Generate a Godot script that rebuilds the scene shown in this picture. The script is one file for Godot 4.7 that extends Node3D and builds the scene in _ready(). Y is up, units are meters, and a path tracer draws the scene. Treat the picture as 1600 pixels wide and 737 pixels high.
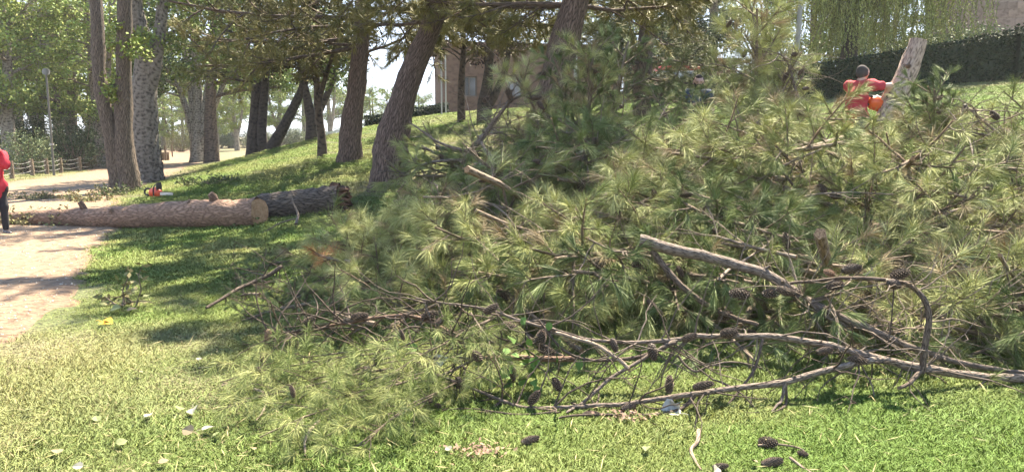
extends Node3D
# A park: a felled pine cut up into logs and a tangled heap of branches, two workers, a photographer, trees on a bank.
# Pixels (1600 x 737 of the photograph) are turned into directions; the distance comes from the ground or from usual sizes.

const FOCAL := 1186.0
const PITCH := 0.1312
const EYE := Vector3(0, 1.6, 0)

var rng := RandomNumberGenerator.new()
var taken := {}
var M := {}
var coarse := FastNoiseLite.new()
var fine := FastNoiseLite.new()
var grid := PackedFloat32Array()
const GX0 := -70.0
const GD0 := -8.0
const GS := 0.5
const GNX := 281
const GND := 221

# ------------------------------------------------------------------ mesh buffer
class MB:
	var v := PackedVector3Array()
	var n := PackedVector3Array()
	var c := PackedColorArray()
	var uv := PackedVector2Array()
	var ix := PackedInt32Array()
	func mesh(mat: Material) -> ArrayMesh:
		var a := []
		a.resize(Mesh.ARRAY_MAX)
		a[Mesh.ARRAY_VERTEX] = v
		a[Mesh.ARRAY_NORMAL] = n
		a[Mesh.ARRAY_COLOR] = c
		a[Mesh.ARRAY_TEX_UV] = uv
		a[Mesh.ARRAY_INDEX] = ix
		var m := ArrayMesh.new()
		m.add_surface_from_arrays(Mesh.PRIMITIVE_TRIANGLES, a)
		m.surface_set_material(0, mat)
		return m
	func tri(p: Vector3, q: Vector3, r: Vector3, col: Color) -> void:
		var nn := (r - p).cross(q - p).normalized()
		var b := v.size()
		v.append(p); v.append(q); v.append(r)
		for k in 3:
			n.append(nn); c.append(col); uv.append(Vector2.ZERO)
		ix.append(b); ix.append(b + 1); ix.append(b + 2)
	func quad(p: Vector3, q: Vector3, r: Vector3, s: Vector3, col: Color, us := 1.0) -> void:
		var nn := (s - p).cross(q - p).normalized()
		var b := v.size()
		v.append(p); v.append(q); v.append(r); v.append(s)
		var w := p.distance_to(q) * us
		var h := p.distance_to(s) * us
		uv.append(Vector2(0, h)); uv.append(Vector2(w, h)); uv.append(Vector2(w, 0)); uv.append(Vector2(0, 0))
		for k in 4:
			n.append(nn); c.append(col)
		ix.append(b); ix.append(b + 1); ix.append(b + 2); ix.append(b); ix.append(b + 2); ix.append(b + 3)
	# box given by its centre and three half axes
	func box(o: Vector3, x: Vector3, y: Vector3, z: Vector3, col: Color, us := 1.0) -> void:
		quad(o - x - y + z, o - x + y + z, o + x + y + z, o + x - y + z, col, us)
		quad(o + x - y - z, o + x + y - z, o - x + y - z, o - x - y - z, col, us)
		quad(o - x - y - z, o - x + y - z, o - x + y + z, o - x - y + z, col, us)
		quad(o + x - y + z, o + x + y + z, o + x + y - z, o + x - y - z, col, us)
		quad(o - x + y + z, o - x + y - z, o + x + y - z, o + x + y + z, col, us)
		quad(o - x - y - z, o - x - y + z, o + x - y + z, o + x - y - z, col, us)
	# a small leaf or blade: a rhombus, p its middle, t half its length, b half its width
	func leaf(p: Vector3, t: Vector3, b: Vector3, nn: Vector3, col: Color) -> void:
		var k := v.size()
		v.append(p - t); v.append(p + b); v.append(p + t); v.append(p - b)
		for i in 4:
			n.append(nn); c.append(col)
		uv.append(Vector2(.5, 0)); uv.append(Vector2(1, .5)); uv.append(Vector2(.5, 1)); uv.append(Vector2(0, .5))
		ix.append(k); ix.append(k + 1); ix.append(k + 2); ix.append(k); ix.append(k + 2); ix.append(k + 3)
	# a needle bent once
	func needle(p: Vector3, q: Vector3, r: Vector3, w: Vector3, nn: Vector3, col: Color) -> void:
		var k := v.size()
		v.append(p - w * .8); v.append(p + w * .8); v.append(q - w); v.append(q + w); v.append(r)
		for i in 5:
			n.append(nn); c.append(col); uv.append(Vector2.ZERO)
		ix.append(k); ix.append(k + 2); ix.append(k + 1); ix.append(k + 1); ix.append(k + 2); ix.append(k + 3); ix.append(k + 2); ix.append(k + 4); ix.append(k + 3)

# a tapering tube through points; radius is roughened by noise; uv in metres round and along
func tube(mb: MB, pts: Array, rad: Array, sides: int, col: Color, rough := 0.0, cap0 := false, cap1 := true, capcol := Color(.45, .3, .17), tile := 0.4) -> void:
	var m := pts.size()
	var t0: Vector3 = (pts[1] - pts[0]).normalized()
	var u := t0.cross(Vector3(0.31, 0.2, 0.93)).normalized()
	var base := mb.v.size()
	var along := 0.0
	var wraps: float = maxf(1.0, roundf(TAU * rad[0] / tile))
	for i in m:
		var p: Vector3 = pts[i]
		var t: Vector3
		if i == 0: t = pts[1] - pts[0]
		elif i == m - 1: t = pts[i] - pts[i - 1]
		else: t = pts[i + 1] - pts[i - 1]
		t = t.normalized()
		u = (u - t * u.dot(t)).normalized()
		var w := t.cross(u)
		if i > 0: along += p.distance_to(pts[i - 1])
		for k in sides + 1:
			var a := TAU * (k % sides) / sides
			var d := u * cos(a) + w * sin(a)
			var r: float = rad[i]
			if rough > 0.0:
				r *= 1.0 + rough * (coarse.get_noise_3dv((p + d * r) * 3.2) + .6 * fine.get_noise_3dv((p * Vector3(1, .35, 1) + d * r) * 4.5))
			mb.v.append(p + d * r); mb.n.append(d); mb.c.append(col)
			mb.uv.append(Vector2(wraps * k / sides, along / tile / 1.6))
	for i in m - 1:
		for k in sides:
			var a := base + i * (sides + 1) + k
			var b := a + sides + 1
			mb.ix.append(a); mb.ix.append(b); mb.ix.append(a + 1); mb.ix.append(a + 1); mb.ix.append(b); mb.ix.append(b + 1)
	for e in 2:
		if (e == 0 and not cap0) or (e == 1 and not cap1): continue
		var i := 0 if e == 0 else m - 1
		var t: Vector3 = (pts[1] - pts[0]).normalized() if e == 0 else (pts[m - 1] - pts[m - 2]).normalized()
		if e == 0: t = -t
		var s := mb.v.size()
		mb.v.append(pts[i]); mb.n.append(t); mb.c.append(capcol); mb.uv.append(Vector2(.5, .5))
		for k in sides + 1:
			var q := mb.v[base + i * (sides + 1) + k]
			mb.v.append(q); mb.n.append(t); mb.c.append(capcol)
			mb.uv.append(Vector2(.5 + .45 * cos(TAU * k / sides), .5 + .45 * sin(TAU * k / sides)))
		for k in sides:
			mb.ix.append(s)
			if e == 1:
				mb.ix.append(s + k + 2); mb.ix.append(s + k + 1)
			else:
				mb.ix.append(s + k + 1); mb.ix.append(s + k + 2)

func smooth_path(pts: Array, steps: int) -> Array:
	var out := []
	var m := pts.size()
	for i in m - 1:
		var a = pts[maxi(i - 1, 0)]
		var b = pts[i]
		var c = pts[i + 1]
		var d = pts[mini(i + 2, m - 1)]
		for k in steps:
			var t := float(k) / steps
			if b is Vector3: out.append((b as Vector3).cubic_interpolate(c, a, d, t))
			else: out.append(lerpf(b, c, t))
	out.append(pts[m - 1])
	return out

# ------------------------------------------------------------------ nodes
func numbered(called: String) -> String:
	taken[called] = taken.get(called, -1) + 1
	return called if taken[called] == 0 else "%s_%03d" % [called, taken[called]]

func tag(o: Node3D, label: String, category: String, group := "", kind := "") -> Node3D:
	if label: o.set_meta("label", label)
	if category: o.set_meta("category", category)
	if group: o.set_meta("group", group)
	if kind: o.set_meta("kind", kind)
	return o

func thing(called: String, label: String, category: String, at: Vector3, group := "") -> Node3D:
	var o := Node3D.new()
	o.name = numbered(called)
	add_child(o)
	o.position = at
	return tag(o, label, category, group)

func part(parent: Node3D, called: String, mesh: Mesh, stuff := false) -> MeshInstance3D:
	var o := MeshInstance3D.new()
	o.name = called
	o.mesh = mesh
	parent.add_child(o, true)
	if stuff: o.set_meta("kind", "stuff")
	return o

func single(called: String, mesh: Mesh, label: String, category: String, at: Vector3, group := "") -> MeshInstance3D:
	var o := MeshInstance3D.new()
	o.name = numbered(called)
	o.mesh = mesh
	add_child(o)
	o.position = at
	tag(o, label, category, group)
	return o

func structure(called: String, mesh: Mesh) -> MeshInstance3D:
	var o := MeshInstance3D.new()
	o.name = called
	o.mesh = mesh
	add_child(o)
	o.set_meta("kind", "structure")
	return o

func copy_of(o: Node3D, at: Vector3, label := "", group := "") -> Node3D:
	var c: Node3D = o.duplicate()
	var plain := String(o.name)
	if plain.length() > 4 and plain[plain.length() - 4] == "_" and plain.right(3).is_valid_int(): plain = plain.left(plain.length() - 4)
	c.name = numbered(plain)
	add_child(c)
	c.position = at
	if label: c.set_meta("label", label)
	if group: c.set_meta("group", group)
	return c

# ------------------------------------------------------------------ camera geometry and terrain
func ray(px: float, py: float) -> Vector3:
	var x := (px - 800.0) / FOCAL
	var y := -(py - 368.5) / FOCAL
	var z := -1.0
	var c := cos(PITCH)
	var s := sin(PITCH)
	var w := Vector3(x, y * c + z * s, z * c - y * s)
	return w / -w.z

func at(px: float, py: float, d: float) -> Vector3:
	return EYE + ray(px, py) * d

func on_ground(px: float, d: float) -> Vector3:   # where the ground lies below that column of the picture, at that distance
	var x := (px - 800.0) / FOCAL * d * 1.005
	return Vector3(x, terrain(x, d), -d)

func ground_hit(px: float, py: float, up := 0.0) -> Vector3:
	var r := ray(px, py)
	var d := 2.5
	while d < 120.0:
		var p := EYE + r * d
		if p.y < terrain(p.x, d) + up: return p
		d += 0.03 + d * 0.002
	return EYE + r * 120.0

const KNOWN := [[0, 0, 0], [-3, 4, 0], [3, 3, 0], [0, 4, 0], [8, 4, .1], [-8, 8, 0], [0, 7, .06], [4, 7, .18], [9, 8, .5], [-5, 12, 0.02], [-2.7, 12.5, .22], [-2.4, 15.2, .6], [-4.1, 20, .93],
	[-5.5, 22, .97], [-9.6, 30, .94], [-2.8, 30, 2.4], [5.4, 12, .96], [3.4, 14, 1.03], [17.5, 26, 3.5], [12.5, 26, 3.1], [8.8, 26, 2.63], [-10, 13, 0], [-11, 22, 0.02], [-14, 31, 0.05], [-19, 47, .05],
	[-20, 30, 0], [-35, 60, .0], [-15, 60, .6], [-30, 85, .1], [5, 38, 3.0], [22, 40, 4.2], [-3, 55, 2.6], [30, 60, 4.8], [-30, 10, 0], [20, 5, .7], [-20, 0, 0], [-8, 17, .02], [-12, 27, .02], [-16, 38, .05], [10, 0, .1], [14, 15, 1.7], [-6.6, 15.5, .1]]

func tps(r2: float) -> float:
	return 0.0 if r2 < 1e-9 else r2 * log(r2)

func make_terrain() -> void:
	var n := KNOWN.size()
	var m := n + 3
	var a := []
	for i in m:
		var row := PackedFloat64Array()
		row.resize(m + 1)
		a.append(row)
	for i in n:
		for j in n:
			var dx: float = KNOWN[i][0] - KNOWN[j][0]
			var dz: float = KNOWN[i][1] - KNOWN[j][1]
			a[i][j] = tps((dx * dx + dz * dz) / 100.0) + (0.02 if i == j else 0.0)
		for k in 3:
			var q: float = [1.0, KNOWN[i][0] / 10.0, KNOWN[i][1] / 10.0][k]
			a[i][n + k] = q
			a[n + k][i] = q
		a[i][m] = KNOWN[i][2]
	for col in m:
		var best := col
		for r in range(col + 1, m):
			if absf(a[r][col]) > absf(a[best][col]): best = r
		var t = a[col]; a[col] = a[best]; a[best] = t
		for r in range(col + 1, m):
			var f: float = a[r][col] / a[col][col]
			if f == 0.0: continue
			for k in range(col, m + 1): a[r][k] -= f * a[col][k]
	var w := PackedFloat64Array()
	w.resize(m)
	for col in range(m - 1, -1, -1):
		var s: float = a[col][m]
		for k in range(col + 1, m): s -= a[col][k] * w[k]
		w[col] = s / a[col][col]
	grid.resize(GNX * GND)
	for j in GND:
		for i in GNX:
			var x := GX0 + i * GS
			var d := GD0 + j * GS
			var h := w[n] + w[n + 1] * x / 10.0 + w[n + 2] * d / 10.0
			for k in n:
				var dx: float = x - KNOWN[k][0]
				var dz: float = d - KNOWN[k][1]
				h += w[k] * tps((dx * dx + dz * dz) / 100.0)
			var edge := clampf(minf(minf(70.0 - absf(x), 102.0 - d), d + 12.0) / 20.0, 0, 1)
			grid[j * GNX + i] = clampf(h, -0.05, 6.0) * edge

func terrain(x: float, d: float) -> float:
	var fx := clampf((x - GX0) / GS, 0, GNX - 1.001)
	var fd := clampf((d - GD0) / GS, 0, GND - 1.001)
	var i := int(fx)
	var j := int(fd)
	var u := fx - i
	var t := fd - j
	var k := j * GNX + i
	return lerpf(lerpf(grid[k], grid[k + 1], u), lerpf(grid[k + GNX], grid[k + GNX + 1], u), t)

var PATH := PackedVector2Array([Vector2(-3.0, -6), Vector2(-3.3, 2), Vector2(-3.75, 4), Vector2(-4.05, 6), Vector2(-4.35, 7), Vector2(-5.0, 8.7), Vector2(-6.2, 12), Vector2(-8, 16), Vector2(-10.4, 20.3), Vector2(-12.3, 26), Vector2(-15.2, 36), Vector2(-20.3, 50), Vector2(-30, 75), Vector2(-38, 98),
	Vector2(-50, 98), Vector2(-39, 75), Vector2(-29, 55), Vector2(-23.5, 42), Vector2(-20.0, 36), Vector2(-18.8, 31), Vector2(-18.0, 27), Vector2(-17.6, 20), Vector2(-17.6, -6)])

func path_depth(x: float, d: float) -> float:   # metres inside the dirt path, negative outside; the border wanders
	var p := Vector2(x, d)
	var best := 1e9
	for i in PATH.size():
		var q := Geometry2D.get_closest_point_to_segment(p, PATH[i], PATH[(i + 1) % PATH.size()])
		best = minf(best, q.distance_squared_to(p))
	best = sqrt(best)
	var s := best if Geometry2D.is_point_in_polygon(p, PATH) else -best
	return s + coarse.get_noise_2d(x * .55, d * .55) * .45 + fine.get_noise_2d(x * 2.0, d * 2.0) * .25

# ------------------------------------------------------------------ materials
func noise_tex(freq: float, type: int, fractal: int, octaves: int, seed_: int, ramp: Array, size := 512, normal := false) -> NoiseTexture2D:
	var n := FastNoiseLite.new()
	n.noise_type = type
	n.frequency = freq
	n.fractal_type = fractal
	n.fractal_octaves = octaves
	n.seed = seed_
	var t := NoiseTexture2D.new()
	t.width = size
	t.height = size
	t.seamless = true
	t.noise = n
	t.generate_mipmaps = false
	if normal:
		t.as_normal_map = true
		t.bump_strength = 4.0
	elif ramp:
		var g := Gradient.new()
		var off := PackedFloat32Array()
		var cols := PackedColorArray()
		for r in ramp:
			off.append(r[0])
			cols.append(r[1])
		g.offsets = off
		g.colors = cols
		t.color_ramp = g
	return t

func lin(r: float, g: float, b: float) -> Color:   # a real-world base colour, written for albedo_color or a texture
	return Color(r, g, b).linear_to_srgb()

func mat(rough := 0.85, vcol := true, col := Color.WHITE) -> StandardMaterial3D:
	var m := StandardMaterial3D.new()
	m.roughness = rough
	m.vertex_color_use_as_albedo = vcol
	m.albedo_color = col
	m.cull_mode = BaseMaterial3D.CULL_DISABLED
	return m

func bark_mat(freq: float, seed_: int, dark: float, height: float, ridged := true, stretch := Vector3(1, .45, 1)) -> StandardMaterial3D:
	var m := mat(.92)
	var ft := FastNoiseLite.FRACTAL_RIDGED if ridged else FastNoiseLite.FRACTAL_FBM
	m.albedo_texture = noise_tex(freq, FastNoiseLite.TYPE_SIMPLEX_SMOOTH, ft, 5, seed_, [[0.0, Color(1, .98, .95)], [.35, Color(.93, .9, .88)], [.62, Color(.8, .76, .73)], [.85, Color(dark, dark * .95, dark * .9)], [1.0, Color(dark * .7, dark * .66, dark * .62)]])
	m.heightmap_enabled = true
	m.heightmap_texture = noise_tex(freq, FastNoiseLite.TYPE_SIMPLEX_SMOOTH, ft, 5, seed_, [[0.0, Color.WHITE], [.5, Color(.8, .8, .8)], [1.0, Color.BLACK]])
	m.heightmap_scale = height
	m.uv1_scale = stretch
	return m

func make_materials() -> void:
	M.bark_pine = bark_mat(.012, 3, .45, 4.0)
	M.bark_branch = bark_mat(.022, 5, .5, 1.2, false, Vector3(1, .55, 1))
	M.bark_poplar = bark_mat(.007, 8, .5, 1.5, false, Vector3(.5, 1.3, 1))
	M.bark_log = bark_mat(.02, 11, .64, 2.0, true, Vector3(1.2, .4, 1))
	var wood := mat(.8)
	wood.albedo_texture = noise_tex(.02, FastNoiseLite.TYPE_SIMPLEX, FastNoiseLite.FRACTAL_FBM, 4, 21, [[0.0, Color(.82, .8, .78)], [1.0, Color.WHITE]], 256)
	M.wood = wood
	var nd := mat(.55)
	nd.backlight = Color(1, 1, .85)
	nd.metallic_specular = .22
	M.needle = nd
	var lf := mat(.65)
	lf.metallic_specular = .25
	lf.backlight = Color(1, 1, .8)
	M.leaf = lf
	var gr := mat(.65)
	gr.metallic_specular = .25
	gr.backlight = Color(1, 1, .85)
	M.grass = gr
	M.plain = mat(.8)
	M.cloth = mat(.95)
	M.skin = mat(.55)
	M.gloss = mat(.35)
	M.cone = mat(.7)
	var dirt := mat(.95)
	dirt.albedo_texture = noise_tex(.02, FastNoiseLite.TYPE_SIMPLEX, FastNoiseLite.FRACTAL_FBM, 6, 31, [[0.0, Color(.62, .58, .55)], [.45, Color(.9, .88, .86)], [1.0, Color(1, 1, 1)]])
	dirt.heightmap_enabled = true
	dirt.heightmap_texture = noise_tex(.03, FastNoiseLite.TYPE_SIMPLEX, FastNoiseLite.FRACTAL_FBM, 6, 33, [])
	dirt.heightmap_scale = 1.5
	M.dirt = dirt
	var lawn := mat(.95)
	lawn.albedo_texture = noise_tex(.03, FastNoiseLite.TYPE_SIMPLEX, FastNoiseLite.FRACTAL_FBM, 5, 41, [[0.0, Color(.6, .56, .5)], [.5, Color(.85, .85, .82)], [1.0, Color(1, 1, 1)]])
	lawn.heightmap_enabled = true
	lawn.heightmap_texture = noise_tex(.05, FastNoiseLite.TYPE_SIMPLEX, FastNoiseLite.FRACTAL_FBM, 5, 43, [])
	lawn.heightmap_scale = 2.5
	M.lawn = lawn
	var plaster := mat(.93)
	plaster.albedo_texture = noise_tex(.012, FastNoiseLite.TYPE_SIMPLEX, FastNoiseLite.FRACTAL_FBM, 5, 51, [[0.0, Color(.75, .72, .7)], [.5, Color(.95, .94, .93)], [1.0, Color.WHITE]])
	M.plaster = plaster
	var glass := mat(.08, true)
	glass.metallic_specular = .7
	M.glass = glass
	var metal := mat(.45)
	metal.metallic = .6
	M.metal = metal

# ------------------------------------------------------------------ set-up
func _ready() -> void:
	var cam := Camera3D.new()
	cam.name = "camera"
	cam.position = EYE
	cam.rotation = Vector3(-PITCH, 0, 0)
	cam.fov = rad_to_deg(2.0 * atan(368.5 / FOCAL))
	cam.near = 0.05
	cam.far = 2000.0
	add_child(cam)
	cam.current = true
	var env := Environment.new()
	env.background_mode = Environment.BG_SKY
	var sm := ProceduralSkyMaterial.new()
	sm.sky_top_color = Color(.50, .61, .77)
	sm.sky_horizon_color = Color(.86, .90, .95)
	sm.sky_curve = .18
	sm.ground_horizon_color = Color(.55, .52, .46)
	sm.ground_bottom_color = Color(.35, .33, .28)
	sm.sun_angle_max = 25.0
	sm.sun_curve = .12
	var sky := Sky.new()
	sky.sky_material = sm
	env.sky = sky
	env.background_energy_multiplier = 0.55
	env.tonemap_mode = Environment.TONE_MAPPER_LINEAR
	env.tonemap_exposure = 5.7
	env.sdfgi_enabled = true
	env.ssao_enabled = true
	env.ssil_enabled = true
	env.fog_enabled = true
	env.fog_density = 0.0005
	env.fog_light_color = Color(.92, .93, .92)
	var we := WorldEnvironment.new()
	we.name = "world_environment"
	we.environment = env
	add_child(we)
	var sun := DirectionalLight3D.new()
	sun.name = "sun"
	add_child(sun)
	var az := deg_to_rad(24.0)
	var el := deg_to_rad(56.0)
	sun.look_at_from_position(Vector3(sin(az) * cos(el), sin(el), -cos(az) * cos(el)) * 50.0, Vector3.ZERO)
	sun.light_energy = 1.6
	sun.light_color = Color(1.0, .95, .86)
	sun.light_angular_distance = 0.55
	sun.shadow_enabled = true

	rng.seed = 7
	coarse.seed = 5
	coarse.frequency = .35
	fine.seed = 9
	fine.frequency = 1.1
	make_terrain()
	make_materials()
	build_ground()
	build_buildings()
	build_trees()
	build_fences()
	build_logs()
	build_heap()
	build_front_branches()
	build_people()
	build_small_things()
	build_grass()

# ------------------------------------------------------------------ ground, path, grass
func spaced(lo: float, hi: float, from: float, to: float, step: float) -> PackedFloat32Array:
	var out := PackedFloat32Array()
	var x := from
	var s := step
	while x > lo:
		s *= 1.16
		x -= s
		out.append(x)
	out.reverse()
	x = from
	while x < to:
		out.append(x)
		x += step
	s = step
	while x < hi:
		out.append(x)
		s *= 1.16
		x += s
	out.append(x)
	return out

func sheet(mb: MB, xs: PackedFloat32Array, ds: PackedFloat32Array, height: Callable, colour: Callable, keep: Callable) -> void:
	var nx := xs.size()
	for d in ds:
		for x in xs:
			var h: float = height.call(x, d)
			mb.v.append(Vector3(x, h, -d))
			var e := .25
			mb.n.append(Vector3(terrain(x - e, d) - terrain(x + e, d), 2.0 * e, terrain(x, d + e) - terrain(x, d - e)).normalized())
			mb.uv.append(Vector2(x, d) / 1.7)
			mb.c.append(colour.call(x, d))
	for j in ds.size() - 1:
		for i in nx - 1:
			if not keep.call(xs[i], ds[j]): continue
			var a := j * nx + i
			mb.ix.append(a); mb.ix.append(a + nx); mb.ix.append(a + 1); mb.ix.append(a + 1); mb.ix.append(a + nx); mb.ix.append(a + nx + 1)

func lawn_colour(x: float, d: float) -> Color:
	var soil := Color(.17, .13, .085)
	var green := Color(.11, .13, .04)
	var straw := Color(.25, .21, .12)
	var a := coarse.get_noise_2d(x * .9, d * .9) * .5 + .5
	var b := fine.get_noise_2d(x * 1.6 + 40.0, d * 1.6) * .5 + .5
	var col := green.lerp(soil, clampf(a * 1.6 - .55, 0, .8))
	var dry := dryness(x, d)
	return col.lerp(straw, clampf(dry * (.4 + b), 0, .95))

func dryness(x: float, d: float) -> float:   # where the photograph shows straw and needle litter among the grass
	var s := 0.0
	s = maxf(s, 1.0 - Vector2(x + 2.3, (d - 15.6) * 1.0).length() / 2.4)     # round the foot of the leaning pine
	s = maxf(s, .9 - Vector2(x - .3, (d - 20.0) * .45).length() / 3.8)
	s = maxf(s, clampf((-.5 - x - (d - 3.5) * .25) / 2.6, 0, .45) if d < 6.3 else 0.0)  # the worn strip by the path
	if d > 24.0 and x > 8.0: s = maxf(s, .6)
	if d > 27.0 and x < -12.0: s = maxf(s, .65)
	return clampf(s + .25 * coarse.get_noise_2d(x * 1.3 - 9.0, d * 1.3), 0, 1)

func build_ground() -> void:
	var mb := MB.new()
	var xs := spaced(-600, 600, -16, 16, .35)
	var ds := spaced(-600, 900, -2, 24, .35)
	sheet(mb, xs, ds, func(x, d): return terrain(x, d) + .015 * fine.get_noise_2d(x * 1.2, d * 1.2), lawn_colour, func(_x, _d): return true)
	structure("lawn", mb.mesh(M.lawn))
	var pb := MB.new()
	xs = spaced(-50, -2, -12, -2, .18)
	ds = spaced(-6, 98, 2, 24, .2)
	var depth := {}
	for d in ds:
		for x in xs: depth[Vector2(x, d)] = path_depth(x, d)
	sheet(pb, xs, ds, func(x, d): return terrain(x, d) + clampf(depth[Vector2(x, d)] * .12, -.06, .03) + .012 * fine.get_noise_2d(x * 2.3, d * 2.3),
		func(x, d):
			var q := coarse.get_noise_2d(x * .7 + 80.0, d * .7)
			var e := clampf(1.0 - depth[Vector2(x, d)] / 1.4, 0, 1)
			return Color(.24, .17, .108).lerp(Color(.17, .108, .066), clampf(e * .7 + q * .6, 0, 1)),
		func(x, d): return depth[Vector2(x, d)] > -.8)
	structure("dirt_path", pb.mesh(M.dirt))
	# pebbles and crumbs along the path: nobody could count them
	var st := MB.new()
	for k in 3000:
		var d := 5.0 + 17.0 * pow(rng.randf(), 1.5)
		var x := -d * .72 + rng.randf() * d * .42
		if path_depth(x, d) < .1: continue
		var r := rng.randf_range(.004, .016) * (1.0 + d * .02)
		var p := Vector3(x, terrain(x, d) + .03, -d)
		var g := rng.randf_range(.22, .5)
		var col := Color(g, g * .85, g * .68)
		var t := Vector3(r, 0, 0).rotated(Vector3.UP, rng.randf() * TAU)
		var u := t.cross(Vector3.UP) * rng.randf_range(.6, 1.0)
		var top := p + Vector3(0, r * .8, 0)
		st.tri(p + t, top, p + u, col); st.tri(p + u, top, p - t, col); st.tri(p - t, top, p - u, col); st.tri(p - u, top, p + t, col)
	var o := MeshInstance3D.new()
	o.name = "gravel"
	o.mesh = st.mesh(M.plain)
	add_child(o)
	tag(o, "loose pale pebbles and crumbs strewn over the dirt path", "gravel", "", "stuff")

func grass_patch(n: int, radius: float, hgt: float, width: float, s: int) -> ArrayMesh:
	var r := RandomNumberGenerator.new()
	r.seed = s
	var mb := MB.new()
	for k in n:
		var a := r.randf() * TAU
		var q := sqrt(r.randf()) * radius
		var p := Vector3(cos(a) * q, -.01, sin(a) * q)
		var lean := Vector3(r.randfn() * .5, 1.0, r.randfn() * .5).normalized()
		var h := hgt * r.randf_range(.5, 1.3)
		var side := lean.cross(Vector3(r.randfn(), r.randfn() * .2, r.randfn())).normalized() * width * r.randf_range(.6, 1.2) * .5
		var mid := p + lean * h * .55
		var tip := p + lean * h + Vector3(lean.x, -.25, lean.z) * h * .5
		var g := r.randf_range(.7, 1.25)
		var col := Color(g * r.randf_range(.85, 1.2), g, g * r.randf_range(.7, 1.1))
		if r.randf() < .11: col = Color(2.9, 1.75, 2.6) * r.randf_range(.7, 1.1)   # dry blades
		col.a = 1.0
		mb.needle(p, mid, tip, side, (side.cross(lean).normalized() * .5 + Vector3.UP).normalized(), col)
	return mb.mesh(M.grass)

func build_grass() -> void:
	var root := thing("lawn_grass", "short mown green grass with dry blades covering the bank", "grass", Vector3.ZERO)
	root.set_meta("kind", "stuff")
	var near := [grass_patch(280, .22, .026, .0024, 1), grass_patch(280, .22, .023, .0022, 2), grass_patch(170, .2, .042, .0028, 3)]
	var far := [grass_patch(320, .5, .03, .005, 4), grass_patch(320, .5, .034, .0055, 5)]
	var sets := []
	for k in 5: sets.append([])
	for k in 52000:
		var d: float
		var is_near := k < 16000
		if is_near: d = 3.0 + 7.5 * pow(rng.randf(), 1.15)
		else: d = 8.5 + 32.0 * pow(rng.randf(), 1.25)
		var x := (rng.randf() * 1.56 - .78) * d
		if is_near and d > 5.5 and x > .5 + (d - 5.5) * .3 and rng.randf() < .6: continue   # under the heap
		if not is_near and d < 13.0 and x > -1.0 and x < 9.0 and rng.randf() < .8: continue
		var pd := path_depth(x, d)
		if pd > -.05: continue
		if pd > -.9 and rng.randf() < (pd + .95) * 1.0: continue
		var dry := dryness(x, d)
		var thin := coarse.get_noise_2d(x * 2.1 + 17.0, d * 2.1) + .8 * fine.get_noise_2d(x * 1.5, d * 1.5)
		if rng.randf() < dry * .85 + clampf(thin * .8, -.3, .35): continue
		var kind := (0 if rng.randf() < .5 else 1) if is_near else (3 if rng.randf() < .5 else 4)
		if is_near and thin < -.3: kind = 2
		var tone := coarse.get_noise_2d(x * 1.1 + 60.0, d * 1.1)
		var col := Color(.125, .2, .042).lerp(Color(.24, .25, .095), clampf(.3 + tone - clampf(x * .12, -.1, .3), 0, 1)).lerp(Color(.29, .27, .15), clampf(dry * 1.1 - .15, 0, .9))
		col = col * rng.randf_range(.85, 1.15)
		col.a = 1
		var b := Basis(Vector3.UP, rng.randf() * TAU).scaled(Vector3.ONE * rng.randf_range(.8, 1.25))
		sets[kind].append([Transform3D(b, Vector3(x, terrain(x, d) + .005, -d)), col])
	for k in 5:
		var mm := MultiMesh.new()
		mm.transform_format = MultiMesh.TRANSFORM_3D
		mm.use_colors = true
		mm.mesh = near[k] if k < 3 else far[k - 3]
		mm.instance_count = sets[k].size()
		for i in sets[k].size():
			mm.set_instance_transform(i, sets[k][i][0])
			mm.set_instance_color(i, sets[k][i][1])
		var mi := MultiMeshInstance3D.new()
		mi.name = "blades"
		mi.multimesh = mm
		mi.set_meta("kind", "stuff")
		root.add_child(mi, true)

# ------------------------------------------------------------------ trees
func gauss() -> Vector3:
	return Vector3(rng.randfn(), rng.randfn(), rng.randfn())

func unit() -> Vector3:
	return gauss().normalized()

func leaf_clump(mb: MB, p: Vector3, r: float, count: int, size: float, col: Color, flat := .7) -> void:
	for k in count:
		var g := gauss() * .55
		g.y *= flat
		var q := p + g * r
		var nn := (unit() + Vector3(0, .5, 0)).normalized()
		var t := nn.cross(unit()).normalized()
		var s := size * rng.randf_range(.65, 1.3)
		var f := rng.randf_range(.7, 1.3)
		mb.leaf(q, t * s * .5, nn.cross(t) * s * .4, nn, Color(col.r * f * rng.randf_range(.9, 1.15), col.g * f, col.b * f * rng.randf_range(.8, 1.2)))

func bent(a: Vector3, b: Vector3, sag: float, n := 5) -> Array:
	var out := []
	var side := (b - a).cross(unit()).normalized() * a.distance_to(b) * .08
	for k in n:
		var t := float(k) / (n - 1)
		out.append(a.lerp(b, t) + (Vector3(0, sag, 0) + side * sin(t * 6.0)) * sin(t * PI))
	return out

func taper(r0: float, r1: float, n: int) -> Array:
	var out := []
	for k in n: out.append(lerpf(r0, r1, float(k) / (n - 1)))
	return out

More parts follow.
